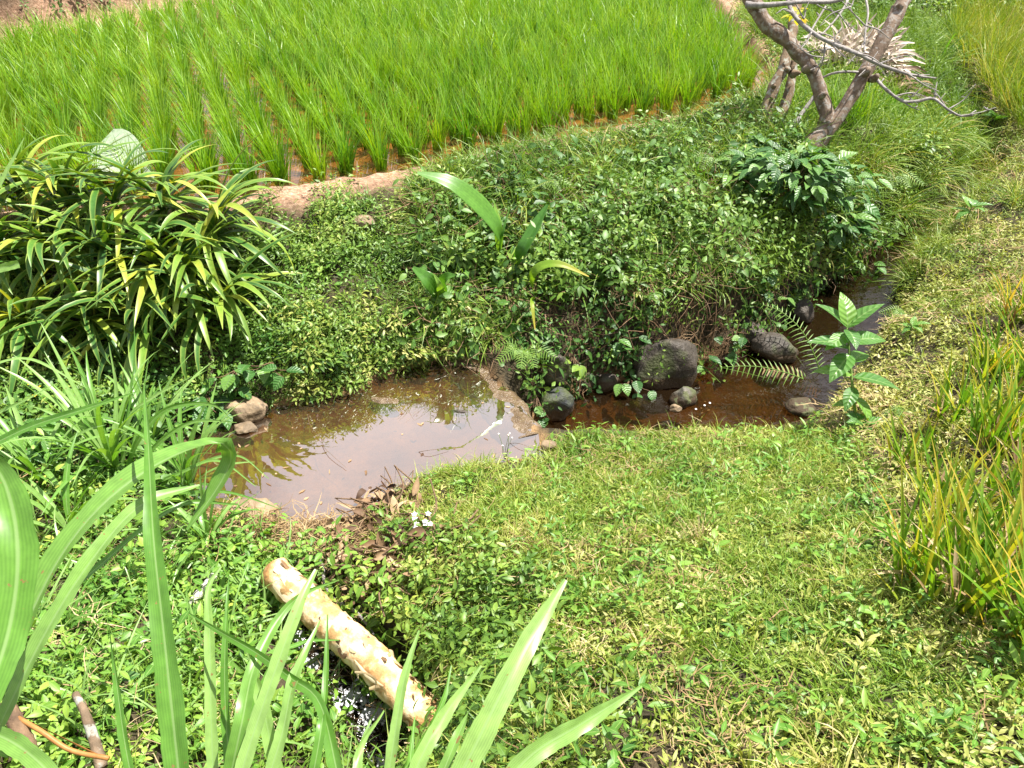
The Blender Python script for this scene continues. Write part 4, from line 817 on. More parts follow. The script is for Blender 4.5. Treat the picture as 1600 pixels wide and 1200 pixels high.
# palm seedlings
def path_leaf(o, pts, Ws, mat, hint=(0, -.8, .6), cols=13, fold=.15, pleat=.10, part='leaf', rnd=None, n=18, twist=0):
    mb = MB(); ribbon(mb, pts, Ws, hint, n, cols, fold, rnd, twist, pleat); return mb.build(part, mat, o)
def dep(g): return (np.asarray(g) - [0, 0, H]) @ np.array([0, cp, -sp])
g = G(780, 405); pl_ = empty('palm_seedling', g, 'palm seedling with one long arching ribbed leaf on the bank', 'palm seedling'); t = dep(g) - .2
path_leaf(pl_, [g, D(779, 365, t - .05), D(762, 335, t - .10), D(735, 308, t - .15), D(700, 284, t - .2), D(652, 270, t - .22)], [.012, .022, .07, .125, .12, .09, .02], M['palm'], (.2, -.5, .85), rnd=.55)
path_leaf(pl_, [g, D(779, 360, t - .03), D(773, 318, t - .04)], [.01, .035, .055, .045, .008], M['palm'], (.1, -1, .2), rnd=.95)
path_leaf(pl_, [g, D(784, 370, t - .02), D(797, 322, t)], [.01, .016, .022, .004], M['palm'], (-.8, -1, .2), rnd=.3)
g = G(803, 418); pl_ = empty('palm_seedling', g, 'palm seedling with a single upright dark leaf right of the long arching leaf', 'palm seedling'); t = dep(g) - .2
path_leaf(pl_, [g, D(815, 395, t - .04), D(835, 360, t - .06), D(856, 320, t - .05)], [.02, .06, .085, .08, .02], M['palm'], (-.75, -.9, .1), rnd=.15, fold=.5)
g = G(690, 470); pl_ = empty('palm_seedling', g, 'small palm seedling with a bright young leaf and two ribbed side leaves', 'palm seedling'); t = dep(g) - .2
path_leaf(pl_, [g, D(688, 448, t - .05), D(678, 428, t - .06)], [.015, .05, .05, .008], M['palm'], (0, -1, .3), rnd=1)
path_leaf(pl_, [g, D(672, 440, t - .03), D(645, 418, t - .03)], [.02, .09, .10, .02], M['palm'], (0, -.7, .8), rnd=.4)
path_leaf(pl_, [g, D(695, 436, t - .03), D(712, 430, t - .1)], [.02, .08, .08, .01], M['palm'], (0, -.7, .8), rnd=.5)
g = G(835, 470); pl_ = empty('palm_seedling', g, 'sickly palm seedling with one yellow striped leaf held level', 'palm seedling'); t = dep(g) - .2
path_leaf(pl_, [g, D(832, 430, t - .1), D(850, 414, t - .14), D(880, 414, t - .16), D(920, 432, t - .14)], [.01, .012, .03, .055, .05, .03, .006], M['yellow_grass'], (0, -.6, .8), rnd=.55)
path_leaf(pl_, [g, D(831, 470, t - .12), D(836, 515, t - .15)], [.01, .03, .03, .006], M['yellow_grass'], (.3, -1, .3), rnd=.6, cols=5)

def stalk_plant(g, top, leaves, L, W, mat, label, name, cat, kind='ovate', stem='stem', group=None, rad=.006, veined=6, cols=5):
    """upright stem with leaves; leaves: (fraction up the stem, yaw, pitch, scale)"""
    o = empty(name, g, label, cat, group); g = np.asarray(g); top = np.asarray(top)
    mb = MB(); tube(mb, [g - [0, 0, .03], (g + top) / 2 + [U(-.01, .01), 0, 0], top], [rad, rad * .6], 10, 6); mb.build('stem', M[stem], o)
    for f, yw, pt, s in leaves:
        p = g * (1 - f) + top * f; mb = MB(); add_leaf(mb, p, yw, pt, L * s, W * s, rng.random(), 9, .18, U(.5, .9), kind, U(-.25, .25), cols); mb.build('leaf', mat, o)
    return o
E = math.pi / 2
g = G(1342, 672); top = D(1324, 512, dep(g) - .03)
stalk_plant(g, top, [(1, 0, 1.1, .95), (1, -1.3, .9, 1), (1, .9, .75, .95), (.98, 3.14, .25, .75), (.93, 2.2, .1, .8), (.86, -1.5, .35, 1), (.80, 1.6, .5, 1.1), (.74, 2.4, .0, 1.0), (.66, -.8, .2, .9), (.55, 1.5, .25, .95), (.52, -1.9, .15, 1.1), (.42, 2.6, -.2, .7), (.33, -2.6, -.3, .8), (.27, 1.0, -.3, .6), (.16, -2.4, -.6, .85), (.12, 2.6, -.5, .7)],
    .215, .105, M['big'], 'tall big leaved sapling standing alone between the pool and the right bank', 'broadleaf_sapling', 'sapling', rad=.009)
for (a_, b_, hh, L_, n_l, lb) in [(1505, 362, .22, .17, 6, 'broad leaved sapling at the water edge of the upper stream'), (1548, 206, .16, .20, 6, 'broad leaved sapling on the far right bank beyond the stream bend'), (1345, 385, .14, .15, 5, 'low broad leaved sapling where the grass meets the upper stream'), (1345, 675, .06, .14, 6, 'flat grey green rosette at the foot of the tall sapling'), (1418, 530, .1, .11, 5, 'small pale leaved seedling on the right bank behind the tall sapling')]:
    g = G(a_, b_); stalk_plant(g, g + [0, 0, hh], [(U(.7, 1), k * 2.4 + 1, U(.0, .8), U(.7, 1)) for k in range(n_l)], L_, L_ * .48, M['big'], lb, 'broadleaf_sapling', 'sapling')
# vines with oval leaves near the pool
vines = [(892, 572, 6, .10, 'vine with large pale oval leaves above the blue black rock'), (838, 640, 6, .085, 'bright yellow green round leaved vine at the stone sill end'), (982, 612, 6, .11, 'drooping oval leaved vine left of the lone rock in the pool'), (965, 545, 5, .10, 'oval leaved vine hanging on the left of the large grey boulder'),
 (1080, 572, 5, .10, 'speckled oval leaved vine on the right of the large grey boulder'), (1140, 545, 5, .10, 'oval leaved vine between the two largest boulders'), (1196, 470, 5, .10, 'bright leaved vine above the long dark boulder'), (1182, 440, 5, .10, 'dark leaved vine hanging under the glossy shrub'), (905, 330, 6, .09, 'round leaved vine high on the bank right of the upright palm leaf'), (872, 350, 5, .08, 'round leaved vine just behind the upright palm leaf'),
 (1345, 430, 5, .10, 'oval leaved vine dangling over the dark upper stream'), (375, 600, 7, .13, 'broad leaved vine behind the brown block shaped rock'), (330, 640, 7, .12, 'broad leaved vine creeping left of the brown block shaped rock'), (430, 590, 6, .11, 'broad leaved vine right of the hanging strap leaves'), (150, 620, 6, .12, 'pale leaved vine in the dark ditch under the strap leaves')]
for a_, b_, nl_, L_, lb in vines:
    g = G(a_, b_) + [0, -.04, .05]; o = empty('oval_leaf_vine', g, lb, 'vine', 'oval leaved vines along the far bank'); mb = MB(); st = MB()
    for k in range(nl_ + 2):
        p = g + [U(-.12, .12), U(-.10, .0), U(-.06, .10)]; add_leaf(mb, p, math.pi + U(-1.6, 1.6), U(-.7, .4), L_ * U(.7, 1.1), L_ * .62, None, 7, .2, .5, 'ovate', U(-.4, .4), 5)
        tube(st, [g + [0, .05, .04], (g + p) / 2 + [0, -.02, .03], p], [.003, .002], 6, 4)
    mb.build('foliage', M['bank'] if '892' in str(a_) else M['shrub'], o); st.build('stem', M['brown_stem'], o)
# palmate leaved plants
def palmate(px, py, n, L, hh, label, mat='bank', group='palmate leaved plants'):
    g = G(px, py); o = empty('palmate_leaf_plant', g, label, 'plant', group); mb = MB(); st = MB()
    for k in range(n):
        p = g + [U(-.16, .16), U(-.14, .05), hh * U(.5, 1.1)]; tube(st, [g, (g + p) / 2 + [0, 0, .05], p], [.005, .002], 6, 4)
        yw = U(0, 6.28); r = rng.random()
        for f in range(6): add_leaf(mb, p, yw + (f - 2.5) * .75, U(-.5, -.05), L * (1 - .12 * abs(f - 2.5)), L * .28, r, 5, .2, .5, 'lance')
    mb.build('foliage', M[mat], o); st.build('stem', M['brown_stem'], o)
palmate(965, 445, 9, .11, .22, 'palmate leaved plant at the brow of the far bank above the boulder')
palmate(905, 470, 8, .10, .2, 'palmate leaved plant left of the dead grass tuft on the far bank')
palmate(1000, 480, 6, .09, .16, 'palmate leaved plant over the large grey boulder')
palmate(1030, 345, 4, .13, .14, 'grey green palmate leaf plant high on the far bank')
palmate(60, 725, 7, .13, .25, 'blue green palmate leaved seedling at the left edge of the near bank', 'taro2' if 'taro2' in M else 'big')
# ferns
def frond(o, pts, pl, mat, n=22, part='frond', hint=(0, -.6, .8), droop=.3):
    mb = MB(); s = spline(pts, n); T = norm(np.gradient(s, axis=0)); tube(mb, s, [.004, .002], n, 5, resample=False)
    for i_ in range(2, n):
        f = i_ / n; l = pl * math.sin(math.pi * (f * .85 + .12)) ** .7
        S_ = norm(np.cross(T[i_], hint))
        for sg in (-1, 1):
            e = s[i_] + (S_ * sg * .92 + T[i_] * .42) * l + np.array([0, 0, -droop * l])
            ribbon(mb, [s[i_], (s[i_] + e) / 2 + [0, 0, .08 * l], e], [.5 * pl / n * 3, .6 * pl / n * 3, .1 * pl / n], hint, 4, 3, .2, U(.1, .9))
    return mb.build(part, mat, o)
g = G(1283, 610); t = dep(g); fo = empty('fern', g, 'fern with green and withered fronds reaching over the pool beside the tall sapling', 'fern')
frond(fo, [g, D(1278, 570, t - .1), D(1255, 520, t - .12), D(1222, 488, t - .1), D(1186, 474, t - .05)], .085, M['fern'], 26)
frond(fo, [g, D(1250, 590, t - .15), D(1200, 575, t - .2), D(1160, 572, t - .22), D(1128, 574, t - .22)], .09, M['fern'], 22)
frond(fo, [g, D(1262, 600, t - .1), D(1235, 584, t - .12), D(1195, 578, t - .1)], .09, M['dry'], 16)
frond(fo, [g, D(1250, 640, t - .15), D(1205, 636, t - .2), D(1152, 622, t - .2)], .085, M['dry'], 20)
for a_, b_, n_f, L_, lb in [(1410, 500, 5, .16, 'small yellow green fern on the right bank behind the tall sapling'), (840, 300, 6, .22, 'fern growing near the top of the far bank beside the arching palm leaf'), (1110, 265, 6, .24, 'fern at the brow of the bank left of the glossy shrub'), (1390, 290, 5, .25, 'fern hanging over the bank right of the forked tree'), (820, 560, 5, .2, 'dark fern low on the bank above the stone sill'), (1410, 650, 4, .12, 'tiny fern right of the tall sapling foot')]:
    g = G(a_, b_); o = empty('fern', g, lb, 'fern')
    for k in range(n_f):
        a = -1.57 + (k - n_f / 2) * .6 + U(-.2, .2); d_ = np.array([math.cos(a), math.sin(a), 0])
        frond(o, [g, g + d_ * L_ * .4 + [0, 0, L_ * .5], g + d_ * L_ + [0, 0, L_ * .35]], L_ * .28, M['fern'], 16)
# ------------------------------------------------------------------ long grass tufts
def grass_plant(px, py, n, L, W, mat, label, name='grass_tuft', cat='grass tuft', spread=.5, droop=.7, lean=(0, 0), group=None, z=None, base=.05, dead=0, stack=None):
    g = G(px, py) if z is None else P(px, py, z); o = empty(name, g, label, cat, group)
    for nn, mt, part, sp_, dr_ in ((n, mat, 'blades', spread, droop), (dead, M['dry'], 'dead_blades', spread * 1.8, droop * 1.6)):
        if not nn: continue
        mb = MB()
        for q in range(nn):
            a = U(0, 6.28); l = L * U(.45, 1.1) * (.6 if part == 'dead_blades' else 1); e = E - sp_ * rng.random() ** .7; dr = dr_ * U(.3, 1.4); t = np.linspace(0, 1, 9); ang = e - dr * t ** 1.6
            x = np.r_[0, np.cumsum(np.cos(ang[1:]))] * l / 9; zz = np.r_[0, np.cumsum(np.sin(ang[1:]))] * l / 9
            d_ = np.array([math.cos(a), math.sin(a), 0]); p = g + np.array([U(-1, 1), U(-1, 1), 0]) * base - [0, 0, .02] + d_ * x[:, None] + np.array([0, 0, 1]) * zz[:, None] + np.array([lean[0], lean[1], 0]) * (l * t ** 1.3)[:, None]
            hint = np.array([0, 0, 1]) * np.cos(ang)[:, None] - d_ * np.sin(ang)[:, None] + np.array([U(-.7, .7), -.4, 0])
            ribbon(mb, p, [W * .8, W, W * .8, W * .5, W * .08], hint, 9, 3, .35, None, U(-.8, .8))
        mb.build(part, mt, o)
    return o
YG = M['yellow_grass']; gy_grp = 'yellowing grass tufts along the right edge'
for a_, b_, n, L_, lb, ln in [(1450, 930, 60, .50, 'yellowing grass tuft nearest the middle of the path turf', (-.12, .05)), (1545, 960, 85, .55, 'widest yellowing grass tuft at the right edge of the path', (.05, .05)), (1620, 900, 60, .55, 'yellowing grass tuft cut by the right photo edge', (-.1, 0)), (1475, 800, 45, .42, 'small yellowing tuft behind the tuft nearest the path middle', (-.1, 0)),
      (1560, 700, 80, .50, 'tall green and yellow grass tuft on the right bank halfway up', (.0, .05)), (1620, 620, 70, .55, 'highest green and yellow grass tuft at the right photo edge', (-.08, .05)), (1595, 780, 50, .45, 'grass tuft between the two tall right edge tufts', (-.1, .0)), (1640, 1020, 60, .5, 'lowest yellowing tuft beyond the right photo edge', (-.15, 0)), (1500, 880, 50, .48, 'yellowing tuft between the path tuft and the widest tuft', (-.1, .05)), (1432, 730, 30, .36, 'small slanting tuft on the left flank of the right edge grasses', (-.15, 0)), (1490, 660, 45, .42, 'green tuft behind the small slanting tuft', (-.1, 0)), (1550, 590, 60, .5, 'green tuft below the highest right edge tuft', (-.05, 0)), (1590, 500, 50, .45, 'green tuft furthest up the right photo edge', (-.1, 0))]:
    grass_plant(a_, b_, int(n * .95), L_, .014, YG, lb, 'grass_tuft', 'grass tuft', .5, .4, ln, gy_grp, base=.09, dead=n // 4)
grass_plant(1590, 320, 110, .45, .006, M['far_grass'], 'fine leaved tussock beside the upper stream on the right', 'grass_tussock', 'tussock', 1.1, .9, base=.08, dead=30)
grass_plant(1640, 280, 90, .5, .006, M['far_grass'], 'fine leaved tussock cut by the right photo edge', 'grass_tussock', 'tussock', 1.1, .9, base=.08, dead=20)
for q, (a_, b_, lb) in enumerate([(1400, 240, 'long drooping tussock on the brow of the bank right of the tree'), (1440, 280, 'long drooping tussock hanging over the upper stream'), (1350, 260, 'drooping tussock below the right limb of the tree'), (1400, 330, 'drooping tussock at the foot of the bank by the dark stream'), (1455, 220, 'tussock at the head of the drooping tussocks near the stream bend')]):
    grass_plant(a_, b_, 110, .55, .007, M['far_grass'], lb, 'grass_tussock', 'tussock', 1.2, 1.5, (.12, -.1), 'drooping tussocks on the stream bank', base=.1, dead=35)
grass_plant(1462, 112, 16, .75, .03, M['blade'], 'broad bladed grass plant with pale stem behind the branch tip', 'broad_blade_grass', 'tall grass', .75, .9, base=.03)
grass_plant(1320, 190, 90, .5, .012, M['rice'], 'bright upright grass tuft between the two tree limbs', 'grass_tuft', 'grass tuft', .5, .5, base=.15)
grass_plant(1380, 190, 80, .5, .012, M['rice'], 'bright upright grass tuft right of the right tree limb', 'grass_tuft', 'grass tuft', .5, .5, base=.15)
grass_plant(1245, 200, 60, .5, .012, M['rice'], 'bright upright grass tuft between the mossy tree and the left limb', 'grass_tuft', 'grass tuft', .5, .5, base=.1)
grass_plant(1090, 300, 40, .35, .008, M['rice'], 'slender bright grass tuft on the bank left of the glossy shrub', 'grass_tuft', 'grass tuft', .5, .6, base=.05)
grass_plant(920, 290, 14, .3, .008, M['rice'], 'sparse bright grass tuft high on the middle of the bank', 'grass_tuft', 'grass tuft', .5, .6, base=.03)
grass_plant(815, 295, 9, .28, .008, M['rice'], 'few bright grass blades on the bund beside the arching palm leaf', 'grass_tuft', 'grass tuft', .4, .4, base=.03)
grass_plant(985, 465, 60, .30, .005, M['dead'], 'tuft of brown dead grass drooping down the middle bank', 'dead_grass_tuft', 'dead grass', 1.0, 2.4, (.1, -.25), base=.04)
grass_plant(1090, 850, 30, .2, .004, M['dry'], 'small straw coloured grass tuft in the path turf', 'dead_grass_tuft', 'dead grass', .6, .5, base=.02)
grass_plant(1055, 690, 14, .2, .004, M['turf_grass'], 'thin wispy grass at the pool end of the path', 'grass_tuft', 'grass tuft', .6, .8, base=.04)

# ------------------------------------------------------------------ fallen log, sticks, debris
ls = D(428, 893, 3.1); le = D(770, 1215, 2.5)
log = empty('fallen_log', ls, 'pale peeling log lying slantwise across the gully below the pond', 'log')
mid = (ls + le) / 2
mb = MB(); tube(mb, [ls, ls * .7 + le * .3 + [0, 0, .01], mid + [.01, 0, .0], ls * .3 + le * .7 + [0, 0, -.01], le], [.062, .063, .065, .063, .06], 90, 26, .16, seed=4); mb.build('trunk', M['log'], log)
ax = norm(le - ls); up_ = np.array([0, 0, 1.]); sd2 = norm(np.cross(ax, up_)); up2 = np.cross(sd2, ax)
for q in range(26):
    f = U(.04, .72); a = U(-1.3, 1.6); l = U(.05, .2); mb = MB(); pts = []
    rad_ = sd2 * math.sin(a) + up2 * math.cos(a); lift_ = U(.004, .022)
    for u_ in np.linspace(0, 1, 7):
        c_ = ls + (le - ls) * f + ax * (u_ - .5) * l
        an = a + .25 * math.sin(u_ * 3 + q); rd_ = sd2 * math.sin(an) + up2 * math.cos(an)
        pts.append(c_ + rd_ * (.064 + lift_ * max(0, abs(u_ - .5) * 2 - .5) ** 1.3 * 2))
    w_ = U(.012, .045); ribbon(mb, pts, [w_ * U(.2, .6), w_ * U(.7, 1.1), w_, w_ * U(.7, 1.1), w_ * U(.1, .5)], rad_, 10, 5, -.25, U(.1, 1), U(-.25, .25), 0, .12)
    mb.build('peeling_bark', M['dead'] if q % 4 == 0 else M['peel'], log)
def stick(pl, rad, mat, label, name='fallen_stick', cat='stick', bump=.25, group=None, knots=0):
    pts = [D(*p) for p in pl]; mb = MB(); tube(mb, pts, rad, 24, 9, bump, seed=pl[0][0]); return tag(mb.build(name, mat, origin=pts[0]), label, cat, group)
t_ = dep(G(300, 940))
stick([(335, 898, t_ - .02), (305, 935, t_ - .08), (276, 978, t_ - .14)], [.016, .017, .018], M['white_stick'] if 'white_stick' in M else M['grey_bark'], 'short thick whitish stick lying in the near left herbs')
stick([(160, 1200, 2.0), (135, 1120, 2.08), (118, 1085, 2.15)], [.016, .013, .010], M['mossy'], 'grey brown stick at the bottom left among herbs')
stick([(-10, 1100, 1.9), (60, 1140, 1.85), (110, 1172, 1.85), (170, 1185, 1.85)], [.005, .006, .006, .006], M['orange'], 'curved orange brown stalk at the bottom left corner', 'dry_stalk', 'stalk', .1)
stick([(10, 1100, 1.9), (35, 1150, 1.85), (60, 1220, 1.8)], [.018, .02, .02], M['brown_stem'], 'dark reddish stick beside the curved orange brown stalk')
def debris(name, pts_px, n, spread, label, cat, L=(.04, .11), twigs=12):
    c0 = G(*pts_px[0]); o = empty(name, c0, label, cat); mb = MB(); st = MB(); cs_ = [G(*p) for p in pts_px]
    for q in range(n):
        c_ = cs_[rng.integers(0, len(cs_))] + np.array([rng.normal() * spread, rng.normal() * spread * .7, U(.0, .06)])
        add_leaf(mb, c_, U(0, 6.28), U(-.5, .7), U(*L), U(.015, .045), None, 6, U(-.3, 1.2), U(-1, 2.5), 'ovate', U(-1, 1))
    for q in range(twigs):
        c_ = cs_[rng.integers(0, len(cs_))] + np.array([rng.normal() * spread, rng.normal() * spread * .7, U(.01, .06)]); a = U(0, 6.28); l = U(.08, .26)
        tube(st, [c_, c_ + np.array([math.cos(a) * .5, math.sin(a) * .5, U(0, .12)]) * l, c_ + np.array([math.cos(a + .4), math.sin(a + .4), U(-.05, .25)]) * l], [.005, .003], 7, 5, .2)
    mb.build('dead_leaves', M['dead'], o); st.build('twigs', M['brown_stem'], o)
debris('debris_pile', [(590, 790), (615, 785), (640, 800), (600, 815), (570, 830), (540, 840)], 210, .045, 'pile of dead leaves and twigs washed up at the near edge of the pond', 'debris', twigs=30)
debris('debris_pile', [(520, 865), (560, 880), (600, 870)], 120, .05, 'brown leaf litter between the pond debris and the head of the log', 'debris', twigs=20)
debris('debris_pile', [(650, 850), (680, 850), (620, 900)], 110, .05, 'matted brown root and leaf litter beside the white flowers', 'debris', (.03, .08), 30)
for q, pl in enumerate([[(490, 935, 2.95), (520, 900, 3.0), (560, 850, 3.1), (585, 815, 3.18)], [(560, 800, 3.2), (600, 800, 3.15), (660, 780, 3.2)], [(500, 870, 3.05), (515, 930, 2.85), (560, 960, 2.75), (590, 1000, 2.65)], [(450, 840, 3.15), (455, 870, 3.0), (478, 890, 2.9)]]):
    stick([(a, b_, dep(G(a, b_)) - .05) for a, b_, _ in pl], [.009, .008, .005], M['brown_stem'] if q < 2 else M['grey_bark'], ['crooked brown branch rising from the log head into the debris', 'thin brown branch lying along the pond side of the debris pile', 'pale dry stem trailing right of the log', 'thin curved pale stem above the head of the log'][q], 'dead_branch', 'branch')
scatter('pond_edge_straw', 'mat of dry straw along the near left pond edge', 'straw', M['dry'], [straw(9, .12, .0045) for _ in range(6)], [(330, 812), (480, 822), (600, 835), (560, 870), (430, 868), (330, 850)], 1500, (.5, 1.3), bare=0, lift=.03, yr=(2, 3.6), xr=(-1.6, .2), minw=.0)
scatter('log_head_litter', 'dead leaf litter scattered around the log and debris', 'leaf litter', M['dead'], [sprig(3, .05, .03, .01, 'ovate', .03, 4, (-.3, .5)) for _ in range(6)], [(430, 830), (640, 820), (720, 860), (640, 960), (560, 960), (470, 890)], 260, (.5, 1.2), bare=0, lift=.03, yr=(1.6, 3.6), xr=(-1.6, .3), minw=.0)
fl = MB(); 
for q in range(70):
    p = P(U(340, 840), U(580, 815), .002)
    if inpoly(p[0], p[1], pond_poly): add_leaf(fl, p, U(0, 6.28), U(-.05, .05), U(.012, .045), U(.006, .016), None, 3, .05, .0, 'ovate')
tag(fl.build('floating_leaves', M['dead'], origin=P(600, 700, .002)), 'small dead leaves floating on the pond', 'leaf litter', kind='stuff')
tw = MB()
for a, b_, c, d_ in [(500, 690, 540, 730), (480, 640, 505, 690), (650, 705, 700, 700), (790, 690, 830, 700)]:
    p, q = P(a, b_, .0), P(c, d_, .012); tube(tw, [p - [0, 0, .01], (p + q) / 2 + [U(-.03, .03), U(-.03, .03), .015], q], [.0016, .0009], 10, 4, .2)
tag(tw.build('pond_twigs', M['brown_stem'], origin=P(560, 700, 0)), 'thin dark twigs lying across the pond surface', 'twigs', kind='stuff')
# flowers
def flower(px, py, n, label, petal, size=.012, hh=.1, name='wild_flower', np_=5, sprd=.04):
    g = G(px, py); o = empty(name, g, label, 'flower'); st = MB(); fl = MB()
    for k in range(n):
        p = g + [U(-sprd, sprd), U(-sprd, sprd), hh * U(.7, 1.2)]; tube(st, [g, (g + p) / 2 + [U(-.01, .01), 0, 0], p], [.0015, .001], 5, 4)
        fl = MB()
        for f in range(np_): add_leaf(fl, p, f * 6.28 / np_, U(.1, .5), size, size * .7, .5, 3, .1, .2, 'ovate')
        fl.build('flower_head', M[petal], o)
    st.build('stem', M['stem'], o)
flower(664, 842, 8, 'cluster of small white flowers beside the brown litter', 'white', .014)
flower(62, 640, 3, 'small orange yellow flower at the left edge by the dark ditch', 'yellow', .014, .14)
flower(1085, 668, 12, 'wispy white seed heads against the brown pool', 'white', .008, .16, np_=7, sprd=.08)
flower(790, 720, 5, 'thin weed with tiny flowers at the near pond edge', 'white', .005, .15)
# ------------------------------------------------------------------ broad grass blades close to the viewer
def near_blades(name, label, blades, cat='tall grass', mat='blade', dz=0):
    """blades: list of (points (px, py, depth), widths in metres, facing hint, random)"""
    b0 = D(*blades[0][0][0]); o = empty(name, b0, label, cat)
    for pl, Ws, hint, r in blades:
        mb = MB(); ribbon(mb, [D(*p) for p in pl], [v_ * .85 for v_ in Ws], hint, 40, 7, .3, r, U(-.25, .25), 0, .10, .35); mb.build('blade', M[mat], o)
    return o
near_blades('broad_blade_grass', 'large broad bladed grass arching over the left foreground with a folded tip', [
 ([(-60, 1200, 1.02), (30, 1000, 1.05), (95, 870, 1.08), (170, 780, 1.12), (260, 718, 1.18), (340, 692, 1.25), (362, 715, 1.27), (338, 765, 1.28), (292, 828, 1.28)], [.03, .045, .055, .06, .062, .06, .052, .045, .006], (-.55, -.55, .75), .6),
 ([(-40, 1220, .98), (60, 1010, 1.0), (140, 880, 1.04), (220, 790, 1.1), (312, 758, 1.16)], [.025, .03, .032, .034, .03, .004], (-.4, -.6, .7), .8),
 ([(-30, 700, 1.0), (10, 760, .98), (28, 860, .96), (15, 980, .94), (-30, 1120, .9)], [.03, .055, .058, .05, .03], (.3, -1, .3), .5),
 ([(-80, 1130, .95), (0, 1150, .95), (60, 1190, .93), (120, 1260, .9)], [.02, .028, .028, .02], (0, -.6, .8), .75),
 ([(-20, 1130, 1.1), (80, 960, 1.15), (160, 880, 1.2), (280, 790, 1.3), (372, 588 + 200, 1.35)], [.012, .016, .016, .012, .003], (-.5, -.6, .6), .4)])
near_blades('broad_blade_grass', 'tall narrow grass blade rising straight through the left foreground', [([(285, 1260, .95), (270, 1120, .96), (255, 980, .98), (240, 840, 1.02), (232, 700, 1.08), (225, 600, 1.14)], [.036, .037, .034, .027, .013, .002], (.15, -1, .1), .35)])
near_blades('broad_blade_grass', 'spray of upright grass blades in front of the fallen log', [
 ([(335, 1260, 1.1), (330, 1120, 1.12), (328, 1000, 1.15), (326, 920, 1.18), (345, 885, 1.2)], [.018, .02, .02, .016, .004], (.2, -1, .2), .95),
 ([(350, 1260, 1.0), (378, 1130, 1.0), (398, 1040, 1.05), (440, 960, 1.1), (480, 925, 1.12), (530, 906, 1.15)], [.026, .027, .025, .018, .012, .002], (-.1, -.9, .5), .55),
 ([(365, 1250, .95), (395, 1150, .97), (440, 1020, 1.0), (470, 940, 1.03), (494, 890, 1.06)], [.022, .023, .022, .02, .006], (-.25, -1, .2), .97),
 ([(405, 1260, .95), (440, 1150, .97), (460, 1060, 1.0), (500, 970, 1.05)], [.018, .02, .018, .003], (-.2, -1, .2), .8),
 ([(295, 958, 1.15), (340, 985, 1.1), (400, 1020, 1.05), (455, 1060, 1.0), (500, 1100, .98), (530, 1220, .95)], [.002, .009, .013, .015, .017, .02], (.1, -.7, .7), .25),
 ([(362, 1260, 1.1), (352, 1100, 1.13), (352, 1000, 1.15), (358, 900, 1.2)], [.015, .016, .012, .002], (.1, -1, .1), .3),
 ([(480, 1260, .95), (500, 1150, .96), (508, 1080, 1.0), (512, 960, 1.05)], [.016, .014, .010, .002], (.0, -1, .1), .3),
 ([(340, 1260, 1.1), (420, 1050, 1.15), (470, 1005, 1.2), (530, 1000, 1.25)], [.012, .012, .010, .002], (0, -.5, .8), .4),
 ([(445, 1270, 1.0), (410, 1100, 1.02), (380, 990, 1.1)], [.02, .022, .003], (.2, -1, .2), .9),
 ([(215, 1260, .95), (195, 1160, .97), (180, 1050, 1.0), (170, 970, 1.05)], [.016, .015, .010, .002], (.2, -1, .1), .3),
 ([(545, 1280, 1.0), (520, 1180, 1.0), (500, 1100, 1.02)], [.014, .012, .003], (.2, -1, .1), .3)])
near_blades('broad_blade_grass', 'spray of pale grass blades at the bottom centre of the foreground', [
 ([(680, 1290, .85), (740, 1170, .87), (790, 1070, .9), (835, 985, .94), (884, 906, .98)], [.03, .033, .033, .028, .006], (-.2, -1, .25), .98),
 ([(760, 1260, .8), (830, 1180, .82), (910, 1130, .85), (1003, 1072, .9)], [.026, .026, .022, .003], (-.2, -.8, .5), .9),
 ([(600, 1260, .95), (615, 1160, .97), (632, 1060, 1.0), (655, 985, 1.03)], [.016, .017, .015, .003], (-.2, -1, .2), .85),
 ([(620, 1280, .9), (660, 1180, .92), (700, 1110, .95), (752, 1040, .98)], [.02, .022, .018, .003], (-.3, -1, .2), .9),
 ([(660, 1290, .88), (695, 1200, .9), (720, 1140, .92), (742, 1095, .95)], [.018, .018, .014, .003], (-.5, -1, .1), .6),
 ([(575, 1290, .9), (560, 1180, .95), (600, 1110, 1.0)], [.014, .014, .003], (.2, -1, .2), .8),
 ([(560, 1290, .92), (640, 1190, .95), (690, 1100, 1.0), (705, 1040, 1.03)], [.014, .014, .012, .002], (.2, -1, .2), .4),
 ([(635, 1300, .9), (640, 1200, .92), (648, 1120, .95)], [.012, .010, .002], (.2, -1, .2), .4)])
